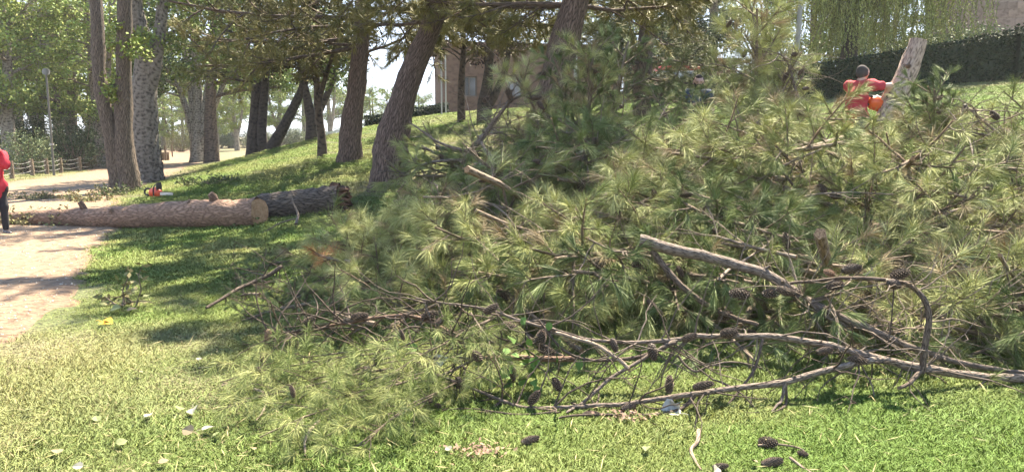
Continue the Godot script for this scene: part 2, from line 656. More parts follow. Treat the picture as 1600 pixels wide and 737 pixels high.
# s: stems [[points], [radii]] in local metres; lobes [[centre, radii]]; clumps per lobe, leaves per clump, leaf size, colours
func leafy_tree(called: String, label: String, group: String, base: Vector3, s: Dictionary) -> Node3D:
	var o := thing(called, label, "tree", base, group)
	var barkc: Color = s.bark
	var tips := []
	for st in s.stems:
		var mb := MB.new()
		var pts: Array = smooth_path(st[0], s.get("steps", 5))
		tube(mb, pts, smooth_path(st[1], s.get("steps", 5)), s.get("sides", 14), barkc, s.get("rough", .12), false, true, barkc, .5)
		part(o, "trunk", mb.mesh(s.get("bark_mat", M.bark_poplar)))
		for k in range(pts.size() / 3, pts.size()): tips.append(pts[k])
	var lm := MB.new()
	var cm := MB.new()
	for lobe in s.lobes:
		var c: Vector3 = lobe[0]
		var rr: Vector3 = lobe[1]
		var from: Vector3 = tips[0]
		var cost := 1e9
		for t in tips:
			var q: float = t.distance_to(c) + maxf(0, t.y - c.y + .3) * 1.5
			if q < cost:
				cost = q
				from = t
		var arm := bent(from, c, .15, 6)
		var lr: float = s.get("limb", .05)
		tube(lm, arm, taper(lr, lr * .35, 6), 6, barkc, 0.0)
		for k in s.clumps:
			var u := unit()
			var q := c + u * rr * pow(rng.randf(), .4)
			if k % 2 == 0:
				tube(lm, bent(arm[2 + k % 4], q, .05, 3), taper(lr * .3, .006, 3), 3, barkc, 0.0)
			var col: Color = s.leaf_a.lerp(s.leaf_b, clampf(rng.randf() + .25 * rng.randfn(), 0, 1))
			leaf_clump(cm, q, s.clump_r * rng.randf_range(.7, 1.3), s.leaves, s.size, col)
	part(o, "limbs", lm.mesh(s.get("bark_mat", M.bark_poplar)), true)
	part(o, "crown", cm.mesh(M.leaf), true)
	return o

func lobes_in(c: Vector3, r: Vector3, n: int, lobe_r: float) -> Array:
	var out := []
	for k in n:
		var u := unit() * pow(rng.randf(), .33)
		out.append([c + u * r, Vector3(1, .75, 1) * lobe_r * rng.randf_range(.7, 1.2)])
	return out

# one pine shoot with side shoots; needles go into nb, wood into wb
func shoot(wb: MB, nb: MB, p: Vector3, dir: Vector3, length: float, r: float, level: int, o: Dictionary) -> void:
	var n := 5
	var pts := [p]
	var d := dir
	for k in n - 1:
		d = (d + unit() * o.wander + Vector3(0, o.lift, 0) * (float(k) / n)).normalized()
		pts.append(pts[k] + d * length / (n - 1))
	tube(wb, pts, taper(r, r * .45, n), 5 if level == 0 else 3, o.wood, 0.0, level == 0)
	if level < o.levels:
		var m: int = o.subs[level]
		var ph := rng.randf() * TAU
		for k in m:
			var t := lerpf(o.start, .97, (k + rng.randf() * .7) / m)
			var f := t * (n - 1)
			var i := mini(int(f), n - 2)
			var q: Vector3 = pts[i].lerp(pts[i + 1], f - i)
			var axis: Vector3 = (pts[i + 1] - pts[i]).normalized()
			ph += 2.4
			var side := axis.cross(Vector3.UP if absf(axis.y) < .9 else Vector3.RIGHT).normalized()
			var out: Vector3 = side * cos(ph) + side.cross(axis) * sin(ph) * o.flat
			var nd: Vector3 = (axis * rng.randf_range(.5, 1.0) + out.normalized() * rng.randf_range(.6, 1.0)).normalized()
			shoot(wb, nb, q, nd, length * o.ratio * rng.randf_range(.6, 1.15) * (1.15 - .45 * t), r * .45, level + 1, o)
	if level == o.levels or rng.randf() < .9: tuft(nb, pts, o)

func tuft(nb: MB, pts: Array, o: Dictionary) -> void:
	var m := pts.size()
	var along: Vector3 = pts[m - 1] - pts[m - 2]
	var axis := along.normalized()
	var side := axis.cross(Vector3(.3, .9, .2)).normalized()
	var up := side.cross(axis)
	var bare: float = o.get("bare", 0.0)
	if rng.randf() < bare: return
	var tone: Color = o.tone_a.lerp(o.tone_b, rng.randf())
	if o.has("dull") and rng.randf() < o.dull: tone = Color(.27, .21, .12)   # a withered spray
	var count: int = int(o.needles * rng.randf_range(.7, 1.2))
	for k in count:
		var t := rng.randf()
		var i := m - 2 if t < .42 else maxi(m - 3, 0) if t < .72 else maxi(m - 4, 0)
		var p: Vector3 = pts[i].lerp(pts[i + 1], rng.randf())
		var a := rng.randf() * TAU
		var out := side * cos(a) + up * sin(a)
		var spread := rng.randf_range(.15, o.get("open", 1.0))
		var dir := (axis * (1.25 - spread) + out * spread + Vector3(0, o.get("hang", 0.0), 0)).normalized()
		var l: float = o.nlen * rng.randf_range(.65, 1.1)
		var q := p + dir * l * .5
		var tip := q + (dir + Vector3(0, -.22, 0) + unit() * .12).normalized() * l * .5
		var w := dir.cross(unit()).normalized()
		var f := rng.randf_range(.75, 1.3)
		nb.needle(p, q, tip, w * o.nwid * .5, (w.cross(dir) + Vector3(0, .6, 0)).normalized(), Color(tone.r * f, tone.g * f, tone.b * f))

func pine_tree(label: String, base: Vector3, stem: Array, rad: Array, limbs: Array, seed_: int, tones: Array) -> Node3D:
	rng.seed = seed_
	var o := thing("pine_tree", label, "tree", base, "")
	var tb := MB.new()
	var pts := smooth_path(stem, 8)
	tube(tb, pts, smooth_path(rad, 8), 26, Color(.2, .152, .123), .2, false, true, Color(.2, .15, .1), .5)
	part(o, "trunk", tb.mesh(M.bark_pine))
	var wb := MB.new()
	var nb := MB.new()
	var opt := {wander = .16, lift = .1, wood = Color(.13, .1, .08), levels = 2, subs = [11, 6], start = .15, flat = .6, ratio = .38, needles = 75, nlen = .19, nwid = .008, tone_a = tones[0], tone_b = tones[1], hang = -.12}
	for l in limbs:   # [height share on the stem, azimuth in degrees, rise, length]
		var k := clampi(int(l[0] * (pts.size() - 1)), 0, pts.size() - 1)
		var a := deg_to_rad(l[1])
		shoot(wb, nb, pts[k], Vector3(cos(a), l[2], -sin(a)).normalized(), l[3], .05 * l[3] / 3.5, 0, opt)
	part(o, "limbs", wb.mesh(M.bark_branch), true)
	part(o, "crown", nb.mesh(M.needle), true)
	return o

func limb_set(n: int, lo: float, hi: float, rise0: float, rise1: float, len0: float, len1: float) -> Array:
	var out := []
	for k in n:
		var t := float(k) / (n - 1)
		out.append([lerpf(lo, hi, t), k * 137.5 + rng.randf_range(-20, 20), lerpf(rise0, rise1, t), lerpf(len0, len1, t) * rng.randf_range(.8, 1.15)])
	return out

func build_trees() -> void:
	rng.seed = 101
	var grey := Color(.30, .28, .25)
	var brown := Color(.15, .11, .085)
	var ga := Color(.09, .135, .03)
	var gb := Color(.18, .23, .055)
	# two-stemmed tree by the path
	var o := leafy_tree("two_stemmed_tree", "rough barked tree forking into two tall stems at the edge of the path", "", on_ground(199, 22.0), {
		stems = [[[Vector3(.12, -.2, 0), Vector3(.1, .5, 0), Vector3(.02, 1.6, 0), Vector3(.13, 3.2, 0), Vector3(.36, 5.2, .1), Vector3(.7, 8.5, .2), Vector3(.9, 12, .1)], [.40, .30, .25, .22, .19, .15, .06]],
			[[Vector3(-.2, -.2, .05), Vector3(-.22, .6, .05), Vector3(-.3, 1.6, .1), Vector3(-.48, 3.2, .1), Vector3(-.5, 5.2, 0), Vector3(-.6, 8, -.2), Vector3(-.8, 11.5, -.3)], [.31, .22, .18, .19, .17, .13, .05]]],
		lobes = [[Vector3(.75, 4.0, .3), Vector3(.45, .4, .5)], [Vector3(.2, 4.3, .2), Vector3(.3, .6, .4)], [Vector3(-.1, 3.0, .2), Vector3(.22, .5, .3)], [Vector3(.6, 9.5, 0), Vector3(1.6, 1.2, 1.6)], [Vector3(-.9, 10, .4), Vector3(1.6, 1.4, 1.6)], [Vector3(.2, 12, -.4), Vector3(1.7, 1.2, 1.7)]],
		clumps = 24, leaves = 12, clump_r = .16, size = .10, leaf_a = Color(.12, .17, .03), leaf_b = Color(.17, .21, .045), bark = Color(.20, .165, .135), bark_mat = M.bark_pine, limb = .03, rough = .22, sides = 22})
	# grey poplar just behind it
	leafy_tree("poplar_tree", "thick pale grey poplar with coarse plated bark low down behind the two-stemmed tree", "", on_ground(234, 27.0), {
		stems = [[[Vector3(0, -.2, 0), Vector3(0, .5, 0), Vector3(-.02, 1.6, 0), Vector3(.05, 3.2, 0), Vector3(.2, 4.4, 0), Vector3(-.05, 6.5, .2), Vector3(-.2, 11, 0)], [.62, .5, .44, .43, .36, .25, .08]],
			[[Vector3(.1, 3.0, 0), Vector3(.45, 4.1, 0), Vector3(.75, 5.6, -.1), Vector3(1.2, 9, -.3)], [.3, .27, .2, .06]]],
		lobes = lobes_in(Vector3(.6, 8.2, 0), Vector3(2.6, 2.6, 2.4), 16, 1.1) + lobes_in(Vector3(1.0, 5.2, .2), Vector3(1.4, .7, 1.2), 4, .6),
		clumps = 26, leaves = 14, clump_r = .26, size = .12, leaf_a = ga, leaf_b = gb, bark = Color(.20, .185, .168), bark_mat = M.bark_poplar, limb = .05, rough = .1, sides = 24})
	# plates of coarse bark on the lower trunk of that poplar
	var pop: Node3D = get_node("poplar_tree")
	for k in 74:
		var y := .02 + 1.25 * pow(rng.randf(), 1.3)
		var a := k * 2.39996
		var r := lerpf(.565, .465, clampf(y / .8, 0, 1)) * .985
		var out := Vector3(cos(a), .06, sin(a)).normalized()
		var side := Vector3(-sin(a), 0, cos(a))
		var pb := MB.new()
		var w := rng.randf_range(.02, .05)
		var h := rng.randf_range(.06, .2)
		pb.box(Vector3(cos(a) * r, y, sin(a) * r), side * w, Vector3(0, h, 0) + out * rng.randf_range(-.02, .02), out * rng.randf_range(.02, .04), Color(.2, .185, .168) * rng.randf_range(.8, 1.15), 1.0)
		part(pop, "bark_plate", pb.mesh(M.bark_pine))
	# the pale poplar spreading like a fan beyond, and the brown trunk beside it
	var fan := []
	for a in [[-1.1, 5.0], [-.45, 6.5], [.3, 7.0], [1.0, 6.0], [1.9, 5.2]]:
		fan.append([[Vector3(a[0] * .12, .9, 0), Vector3(a[0] * .45, 2.6, a[0] * .15), Vector3(a[0], a[1], 0), Vector3(a[0] * 1.5, a[1] + 4, 0)], [.3, .22, .13, .04]])
	var fan_stems := [[[Vector3(0, -.2, 0), Vector3(0, .4, 0), Vector3(0, 1.2, 0), Vector3(.1, 3.0, 0), Vector3(.15, 6, 0), Vector3(0, 11, 0)], [.65, .5, .44, .3, .2, .06]]] + fan
	leafy_tree("poplar_tree", "whitish poplar whose limbs fan out low above the far path", "", on_ground(315, 46.0), {
		stems = fan_stems, lobes = lobes_in(Vector3(.2, 8.2, 0), Vector3(4.6, 3.4, 3.6), 34, 1.3) + lobes_in(Vector3(-1.2, 5.0, .8), Vector3(2.4, 1.0, 2), 9, .9) + lobes_in(Vector3(3.6, 5.0, .8), Vector3(1.7, 1.2, 2), 7, .9),
		clumps = 24, leaves = 12, clump_r = .34, size = .17, leaf_a = ga, leaf_b = Color(.085, .125, .035), bark = Color(.36, .35, .32), limb = .07, rough = .06})
	leafy_tree("broadleaf_tree", "brown trunked leafy tree beside the whitish fan-limbed poplar", "", on_ground(335, 44.0), {
		stems = [[[Vector3(0, -.2, 0), Vector3(0, 1, 0), Vector3(.05, 3, 0), Vector3(.4, 6.5, 0), Vector3(.5, 10, 0)], [.5, .38, .32, .22, .06]]],
		lobes = lobes_in(Vector3(2.2, 7.4, 0), Vector3(3.0, 2.8, 3.0), 18, 1.2) + lobes_in(Vector3(3.4, 4.6, 0), Vector3(1.6, .8, 2), 6, .8), clumps = 24, leaves = 12, clump_r = .34, size = .16, leaf_a = ga, leaf_b = gb, bark = brown, limb = .07})
	# the clump of dark leaning trunks
	leafy_tree("clump_tree", "dark clump of three leaning trunks under a leafy crown on the bank", "", on_ground(415, 31.0), {
		stems = [[[Vector3(-.4, -.2, 0), Vector3(-.35, .6, 0), Vector3(-.2, 2, 0), Vector3(-.05, 4.5, 0), Vector3(-.4, 8, 0)], [.34, .27, .22, .16, .05]],
			[[Vector3(.1, -.1, 0), Vector3(.0, .7, .1), Vector3(.12, 2, .1), Vector3(.45, 5, 0), Vector3(.6, 8, 0)], [.24, .2, .17, .12, .04]],
			[[Vector3(.15, -.1, 0), Vector3(.5, .5, 0), Vector3(1.1, 1.5, 0), Vector3(1.9, 3.2, 0), Vector3(2.6, 6, 0)], [.3, .24, .2, .14, .04]]],
		lobes = lobes_in(Vector3(.6, 6.0, 0), Vector3(4.0, 2.2, 3.2), 26, 1.2) + lobes_in(Vector3(-1.2, 3.6, .5), Vector3(2.6, .7, 2.0), 9, .8) + lobes_in(Vector3(2.6, 3.7, .5), Vector3(1.6, .7, 2.0), 6, .8), clumps = 22, leaves = 12, clump_r = .3, size = .14,
		leaf_a = Color(.09, .125, .032), leaf_b = Color(.16, .2, .055), bark = Color(.06, .05, .045), limb = .05})
	# small tree with bronze leaves and its neighbour
	leafy_tree("plum_tree", "slender plum tree with bronze green leaves between the clump and the upright pine", "", on_ground(506, 22.0), {
		stems = [[[Vector3(0, -.1, 0), Vector3(0, .6, 0), Vector3(-.08, 1.5, 0), Vector3(-.1, 2.3, 0), Vector3(-.3, 3.4, 0), Vector3(-.4, 4.8, 0)], [.16, .12, .105, .09, .06, .02]],
			[[Vector3(-.09, 1.5, 0), Vector3(.2, 2.3, .1), Vector3(.5, 3.2, .1), Vector3(.7, 4.5, 0)], [.08, .065, .045, .02]]],
		lobes = lobes_in(Vector3(-.1, 3.9, 0), Vector3(1.9, 1.2, 1.5), 22, .55) + lobes_in(Vector3(-.9, 2.6, .3), Vector3(1.0, .5, .8), 6, .45), clumps = 22, leaves = 11, clump_r = .2, size = .085, leaf_a = Color(.05, .05, .022), leaf_b = Color(.11, .095, .035), bark = Color(.10, .08, .065), limb = .025})
	leafy_tree("plum_tree", "bronze leaved plum tree with a bent double trunk behind the slender plum", "", on_ground(490, 31.0), {
		stems = [[[Vector3(0, -.1, 0), Vector3(.02, .8, 0), Vector3(-.1, 1.7, 0), Vector3(-.35, 3.0, 0), Vector3(-.4, 5, 0)], [.26, .2, .17, .12, .03]],
			[[Vector3(.05, .5, 0), Vector3(.5, 1.5, 0), Vector3(1.0, 2.6, 0), Vector3(1.4, 4.5, 0)], [.17, .14, .1, .03]]],
		lobes = lobes_in(Vector3(.3, 4.0, 0), Vector3(2.4, 1.5, 1.8), 20, .7), clumps = 20, leaves = 11, clump_r = .24, size = .10, leaf_a = Color(.06, .055, .024), leaf_b = Color(.10, .10, .035), bark = Color(.08, .065, .055), limb = .03})
	# purple plums near the building
	var plum := leafy_tree("purple_plum_tree", "dark purple leaved plum tree between the leaning pine and the tan building", "", on_ground(722, 26.0), {
		stems = [[[Vector3(0, -.1, 0), Vector3(0, .8, 0), Vector3(.03, 1.6, 0), Vector3(.1, 2.6, 0), Vector3(.1, 4.2, 0)], [.15, .12, .11, .08, .02]]],
		lobes = lobes_in(Vector3(-.35, 2.9, 0), Vector3(2.1, 1.1, 1.5), 32, .5), clumps = 18, leaves = 11, clump_r = .2, size = .09, leaf_a = Color(.035, .026, .03), leaf_b = Color(.075, .055, .035), bark = Color(.10, .075, .06), limb = .025})
	leafy_tree("plum_tree", "plum tree with forked crooked trunk standing before the tan building", "", on_ground(757, 25.0), {
		stems = [[[Vector3(0, -.1, 0), Vector3(0, .6, 0), Vector3(.12, 1.3, 0), Vector3(.2, 2.6, 0), Vector3(.1, 4.5, 0)], [.26, .21, .17, .1, .03]],
			[[Vector3(.1, .4, 0), Vector3(.45, 1.1, 0), Vector3(.75, 2.0, 0), Vector3(1.0, 3.6, 0)], [.14, .12, .09, .03]]],
		lobes = lobes_in(Vector3(.6, 3.2, 0), Vector3(1.9, 1.0, 1.4), 20, .55), clumps = 18, leaves = 10, clump_r = .22, size = .09, leaf_a = Color(.06, .055, .025), leaf_b = Color(.12, .11, .04), bark = Color(.085, .068, .055), limb = .03})

	# the three pines
	rng.seed = 55
	var olive := [Color(.12, .122, .038), Color(.21, .188, .062)]
	var l1 := limb_set(20, .64, .98, .1, .7, 3.6, 1.8)
	l1.append_array([[.60, 15.0, .0, 3.0], [.62, 60.0, -.05, 3.2], [.62, 100.0, -.02, 3.4], [.6, 130.0, .0, 3.2], [.64, 200.0, .05, 3.0]])
	pine_tree("leaning pine with thick scaly trunk at the left end of the branch heap", on_ground(611, 15.2), [Vector3(-.02, -.3, 0), Vector3(0, .2, 0), Vector3(.08, 1.0, 0), Vector3(.36, 2.0, 0), Vector3(.88, 3.2, 0), Vector3(1.5, 5, 0), Vector3(1.8, 8, -.2), Vector3(1.8, 11.5, -.3)], [.5, .42, .31, .225, .195, .175, .13, .05], l1, 61, olive)
	rng.seed = 56
	var l2 := limb_set(22, .66, .98, .1, .7, 4.2, 1.8)
	l2.append_array([[.58, 200.0, -.1, 4.0], [.6, 170.0, -.05, 4.2], [.62, 235.0, -.1, 3.6], [.58, 150.0, -.05, 3.6], [.55, 10.0, .45, 2.8], [.64, 185.0, .0, 4.6], [.62, 110.0, .0, 3.4]])
	pine_tree("upright dark trunked pine with low spreading limbs on the striped lawn", on_ground(549, 20.0), [Vector3(-.05, -.3, 0), Vector3(0, .2, 0), Vector3(.1, 1.2, 0), Vector3(.28, 2.4, 0), Vector3(.48, 4.2, 0), Vector3(.6, 7, .1), Vector3(.5, 12, 0)], [.42, .32, .255, .22, .19, .16, .05], l2, 62, olive)
	rng.seed = 57
	var l3 := limb_set(18, .66, .98, .12, .7, 3.2, 1.6)
	l3.append_array([[.60, 20.0, -.05, 3.2], [.62, 350.0, -.02, 2.8], [.6, 170.0, -.05, 3.4], [.62, 50.0, -.05, 3.8], [.6, 140.0, -.05, 3.2]])
	pine_tree("pine with reddish brown trunk rising behind the middle of the heap", on_ground(842, 14.0), [Vector3(-.05, -.3, 0), Vector3(0, .2, 0), Vector3(.12, 1.2, 0), Vector3(.44, 2.5, 0), Vector3(.8, 4.0, 0), Vector3(1.2, 6.5, .1), Vector3(1.4, 11.5, 0)], [.42, .34, .285, .25, .22, .17, .05], l3, 63, olive)
	rng.seed = 58
	pine_tree("yellowish green pine with hanging foliage behind the bearded man", on_ground(1000, 24.0), [Vector3(0, -.3, 0), Vector3(0, 1.2, 0), Vector3(.1, 3, 0), Vector3(.2, 6, 0), Vector3(.2, 10, 0)], [.3, .26, .22, .16, .04], limb_set(30, .22, .97, -.1, .6, 3.4, 1.6), 64, [Color(.09, .11, .035), Color(.16, .16, .06)])
	# dark cypress-like conifers far behind
	var cyp: Node3D = null
	for q in [[1065, 40.0, 1.0], [1105, 44.0, 1.25], [960, 46.0, .9]]:
		if cyp == null:
			cyp = leafy_tree("dark_conifer", "dark dense conifer standing far behind the heap", "dark conifers behind the heap", on_ground(q[0], q[1]), {
				stems = [[[Vector3(0, -.2, 0), Vector3(0, 3, 0), Vector3(0, 7, 0), Vector3(0, 9.5, 0)], [.25, .2, .12, .03]]], lobes = lobes_in(Vector3(0, 4.6, 0), Vector3(1.4, 3.6, 1.4), 26, .8), clumps = 22, leaves = 12, clump_r = .3, size = .13, leaf_a = Color(.025, .04, .018), leaf_b = Color(.05, .07, .025), bark = brown, limb = .04})
		else: copy_of(cyp, on_ground(q[0], q[1])).scale = Vector3.ONE * q[2]

	# trees beyond the fence on the left
	rng.seed = 77
	var wide := func(label: String, px: float, d: float, trunk: Color) -> Node3D:
		return leafy_tree("broadleaf_tree", label, "trees beyond the wire fence", on_ground(px, d), {
			stems = [[[Vector3(0, -.2, 0), Vector3(0, 1.2, 0), Vector3(.1, 3, 0), Vector3(.3, 6, 0), Vector3(.1, 11, 0)], [.42, .32, .27, .2, .05]], [[Vector3(.05, 1.6, 0), Vector3(-.5, 3.4, 0), Vector3(-1.0, 6, 0), Vector3(-1.4, 9, 0)], [.22, .19, .14, .04]]],
			lobes = lobes_in(Vector3(0, 7.4, 0), Vector3(3.4, 3.8, 3.2), 30, 1.1) + lobes_in(Vector3(0, 3.8, .6), Vector3(2.6, .9, 2.4), 9, .8), clumps = 24, leaves = 13, clump_r = .3, size = .15, leaf_a = Color(.14, .20, .045), leaf_b = Color(.27, .32, .09), bark = trunk, limb = .06, rough = .06})
	var ta: Node3D = wide.call("leafy green tree growing beyond the post and wire fence", 22.0, 38.0, Color(.34, .32, .28))
	var tb: Node3D = wide.call("leafy green tree growing beyond the post and wire fence", 120.0, 43.0, Color(.2, .17, .14))
	var spots := [[70, 47, 1.0, 40], [165, 40, .9, 160], [-40, 44, 1.1, 200], [150, 56, 1.2, 20], [40, 60, 1.25, 300], [-90, 36, 1.0, 90], [240, 66, 1.1, 250], [100, 72, 1.4, 70], [0, 78, 1.4, 10], [195, 78, 1.3, 180]]
	for k in spots.size():
		var q: Array = spots[k]
		var c := copy_of(ta if k % 2 == 0 else tb, on_ground(q[0], q[1]))
		c.rotation.y = deg_to_rad(q[3])
		c.scale = Vector3.ONE * q[2]
	# far trees where the path ends and behind the lawn
	spots = [[262, 90, .9, 0], [292, 98, .75, 120], [330, 92, 1.0, 40], [375, 74, .7, 220], [440, 82, .9, 10], [520, 90, 1.0, 140], [585, 84, .55, 80], [370, 100, 1.2, 60], [640, 100, .5, 20], [655, 70, .42, 20], [610, 66, .4, 200], [880, 62, .8, 100], [960, 66, 1.0, 20], [1040, 70, .9, 200], [800, 70, .75, 310], [1180, 58, 1.0, 10], [1260, 44, .85, 100], [1370, 46, .9, 210], [1450, 52, .95, 330], [1540, 62, 1.0, 77], [225, 104, 1.3, 15], [300, 112, 1.3, 95], [410, 108, 1.1, 190], [480, 112, 1.2, 280], [560, 110, .9, 33], [345, 84, .6, 66], [275, 80, .55, 12]]
	for k in spots.size():
		var q: Array = spots[k]
		var c := copy_of(tb if k % 2 == 0 else ta, on_ground(q[0], q[1]), "distant leafy tree closing the view " + ("behind the far path" if q[0] < 350 else "behind the striped lawn" if q[0] < 660 else "behind the tan building" if q[0] < 1100 else "behind the weeping tree"), "distant trees across the park")
		c.rotation.y = deg_to_rad(q[3])
		c.scale = Vector3.ONE * q[2]
	build_weeping()
	# shrubs before the fence trees
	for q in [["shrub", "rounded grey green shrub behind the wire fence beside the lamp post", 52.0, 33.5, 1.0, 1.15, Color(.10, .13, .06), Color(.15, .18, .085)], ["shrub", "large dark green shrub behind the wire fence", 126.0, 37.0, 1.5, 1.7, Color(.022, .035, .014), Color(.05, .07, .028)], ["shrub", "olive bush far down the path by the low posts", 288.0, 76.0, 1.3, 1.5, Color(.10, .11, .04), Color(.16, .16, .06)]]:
		var s := thing(q[0], q[1], "shrub", on_ground(q[2], q[3]))
		var sb := MB.new()
		var wb := MB.new()
		for k in 170:
			var u := unit()
			u.y = absf(u.y)
			var p := Vector3(u.x * q[4] * 1.25, .1 + u.y * q[5] * 1.5, u.z * q[4]) * pow(rng.randf(), .3)
			p.y += .2
			leaf_clump(sb, p, .22, 26, .07, q[6].lerp(q[7], rng.randf()))
			if k % 5 == 0: tube(wb, bent(Vector3(rng.randfn() * .1, -.1, rng.randfn() * .1), p, 0, 4), taper(.025, .006, 4), 4, brown)
		part(s, "stems", wb.mesh(M.bark_branch), true)
		part(s, "foliage", sb.mesh(M.leaf), true)
	# the thicket that closes the view beyond the fence and at the far end of the path
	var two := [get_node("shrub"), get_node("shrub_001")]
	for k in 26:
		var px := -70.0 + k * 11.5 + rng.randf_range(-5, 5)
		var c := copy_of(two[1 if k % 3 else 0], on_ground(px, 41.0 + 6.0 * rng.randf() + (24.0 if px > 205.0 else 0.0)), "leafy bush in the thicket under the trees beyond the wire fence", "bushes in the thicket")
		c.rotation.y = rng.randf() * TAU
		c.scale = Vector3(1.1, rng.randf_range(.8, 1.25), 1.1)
	for k in 9:
		var c := copy_of(two[0], on_ground(1195.0 + k * 42.0, 31.5 + rng.randf()), "yellow green bush behind the clipped hedge under the weeping tree", "bushes behind the clipped hedge")
		c.rotation.y = rng.randf() * TAU
		c.scale = Vector3(1.3, rng.randf_range(1.0, 1.3), 1.0)
	for k in 22:
		var px := 225.0 + k * 18.0 + rng.randf_range(-6, 6)
		var c := copy_of(two[0 if k % 3 else 1], on_ground(px, 96.0 + 8.0 * rng.randf()), "far bush closing the view across the park behind the striped lawn", "far bushes across the park")
		c.rotation.y = rng.randf() * TAU
		c.scale = Vector3(1.6, rng.randf_range(.9, 1.5), 1.6)

func build_weeping() -> void:
	rng.seed = 88
	var base := on_ground(1312, 28.5)
	var o := thing("weeping_tree", "weeping tree with curtains of hanging leafy strands behind the clipped hedge", "tree", base)
	var tb := MB.new()
	tube(tb, smooth_path([Vector3(-.1, -.3, 0), Vector3(0, 1, 0), Vector3(.12, 2.5, 0), Vector3(.2, 4.5, 0), Vector3(.1, 8, 0)], 6), smooth_path([.36, .3, .26, .2, .08], 6), 16, Color(.11, .09, .07), .14)
	part(o, "trunk", tb.mesh(M.bark_pine))
	var lb := MB.new()
	var cb := MB.new()
	for k in 50:
		var a := k * 2.4
		var reach := rng.randf_range(1.2, 4.3)
		var h := rng.randf_range(2.6, 6.8)
		var tip := Vector3(.6 + cos(a) * reach * 1.15, h + .5, sin(a) * reach * .8)
		var arm := bent(Vector3(.15, rng.randf_range(2.2, 6.0), 0), tip, .5, 7)
		tube(lb, arm, taper(.06, .012, 7), 5, Color(.10, .085, .07))
		for j in 15:
			var p: Vector3 = arm[2 + j % 5] + gauss() * Vector3(.35, .15, .35)
			var low := maxf(base.y + rng.randf_range(.3, 1.6), base.y + p.y - rng.randf_range(1.5, 4.0)) - base.y
			var n := int((p.y - low) / .055)
			if n < 4: continue
			var sway := Vector3(rng.randfn() * .12, 0, rng.randfn() * .12)
			var tone := Color(.16, .19, .05).lerp(Color(.36, .36, .12), rng.randf())
			var line := []
			for i in n:
				var t := float(i) / n
				var q := p + sway * t * 3.0 + Vector3(sin(i * .25 + k) * .03, -i * .055, cos(i * .21) * .03)
				if i % 8 == 0: line.append(q)
				for e in 2:
					var nn := unit()
					var dn := (Vector3(0, -1, 0) + unit() * .7).normalized()
					var f := rng.randf_range(.7, 1.3)
					cb.leaf(q + unit() * .04, dn * .045, nn.cross(dn).normalized() * .017, dn.cross(nn.cross(dn)).normalized(), Color(tone.r * f, tone.g * f, tone.b * f))
			if line.size() > 2: tube(lb, line, taper(.008, .003, line.size()), 3, Color(.12, .1, .06))
	part(o, "limbs", lb.mesh(M.bark_branch), true)
	part(o, "crown", cb.mesh(M.leaf), true)

# ------------------------------------------------------------------ buildings, hedges, fences, lamps
func wall_with_holes(mb: MB, o: Vector3, ax: Vector3, w: float, h: float, holes: Array, depth: float, col: Color) -> void:
	# a wall face in the plane of ax and up, with rectangular openings [x0, y0, x1, y1] whose reveals go back by depth
	var xs := [0.0, w]
	var ys := [0.0, h]
	for q in holes:
		for e in [q[0], q[2]]:
			if not xs.has(e): xs.append(e)
		for e in [q[1], q[3]]:
			if not ys.has(e): ys.append(e)
	xs.sort()
	ys.sort()
	var up := Vector3.UP
	var back := -(ax.cross(up)) * depth
	for i in xs.size() - 1:
		for j in ys.size() - 1:
			var mx: float = (xs[i] + xs[i + 1]) / 2
			var my: float = (ys[j] + ys[j + 1]) / 2
			var open := false
			for q in holes:
				if mx > q[0] and mx < q[2] and my > q[1] and my < q[3]: open = true
			if open: continue
			mb.quad(o + ax * xs[i] + up * ys[j], o + ax * xs[i] + up * ys[j + 1], o + ax * xs[i + 1] + up * ys[j + 1], o + ax * xs[i + 1] + up * ys[j], col, .35)
	for q in holes:
		var a: Vector3 = o + ax * q[0] + up * q[1]
		var b: Vector3 = o + ax * q[2] + up * q[1]
		var c: Vector3 = o + ax * q[2] + up * q[3]
		var d: Vector3 = o + ax * q[0] + up * q[3]
		for e in [[a, b], [b, c], [c, d], [d, a]]:
			mb.quad(e[0], e[0] + back, e[1] + back, e[1], col, .35)

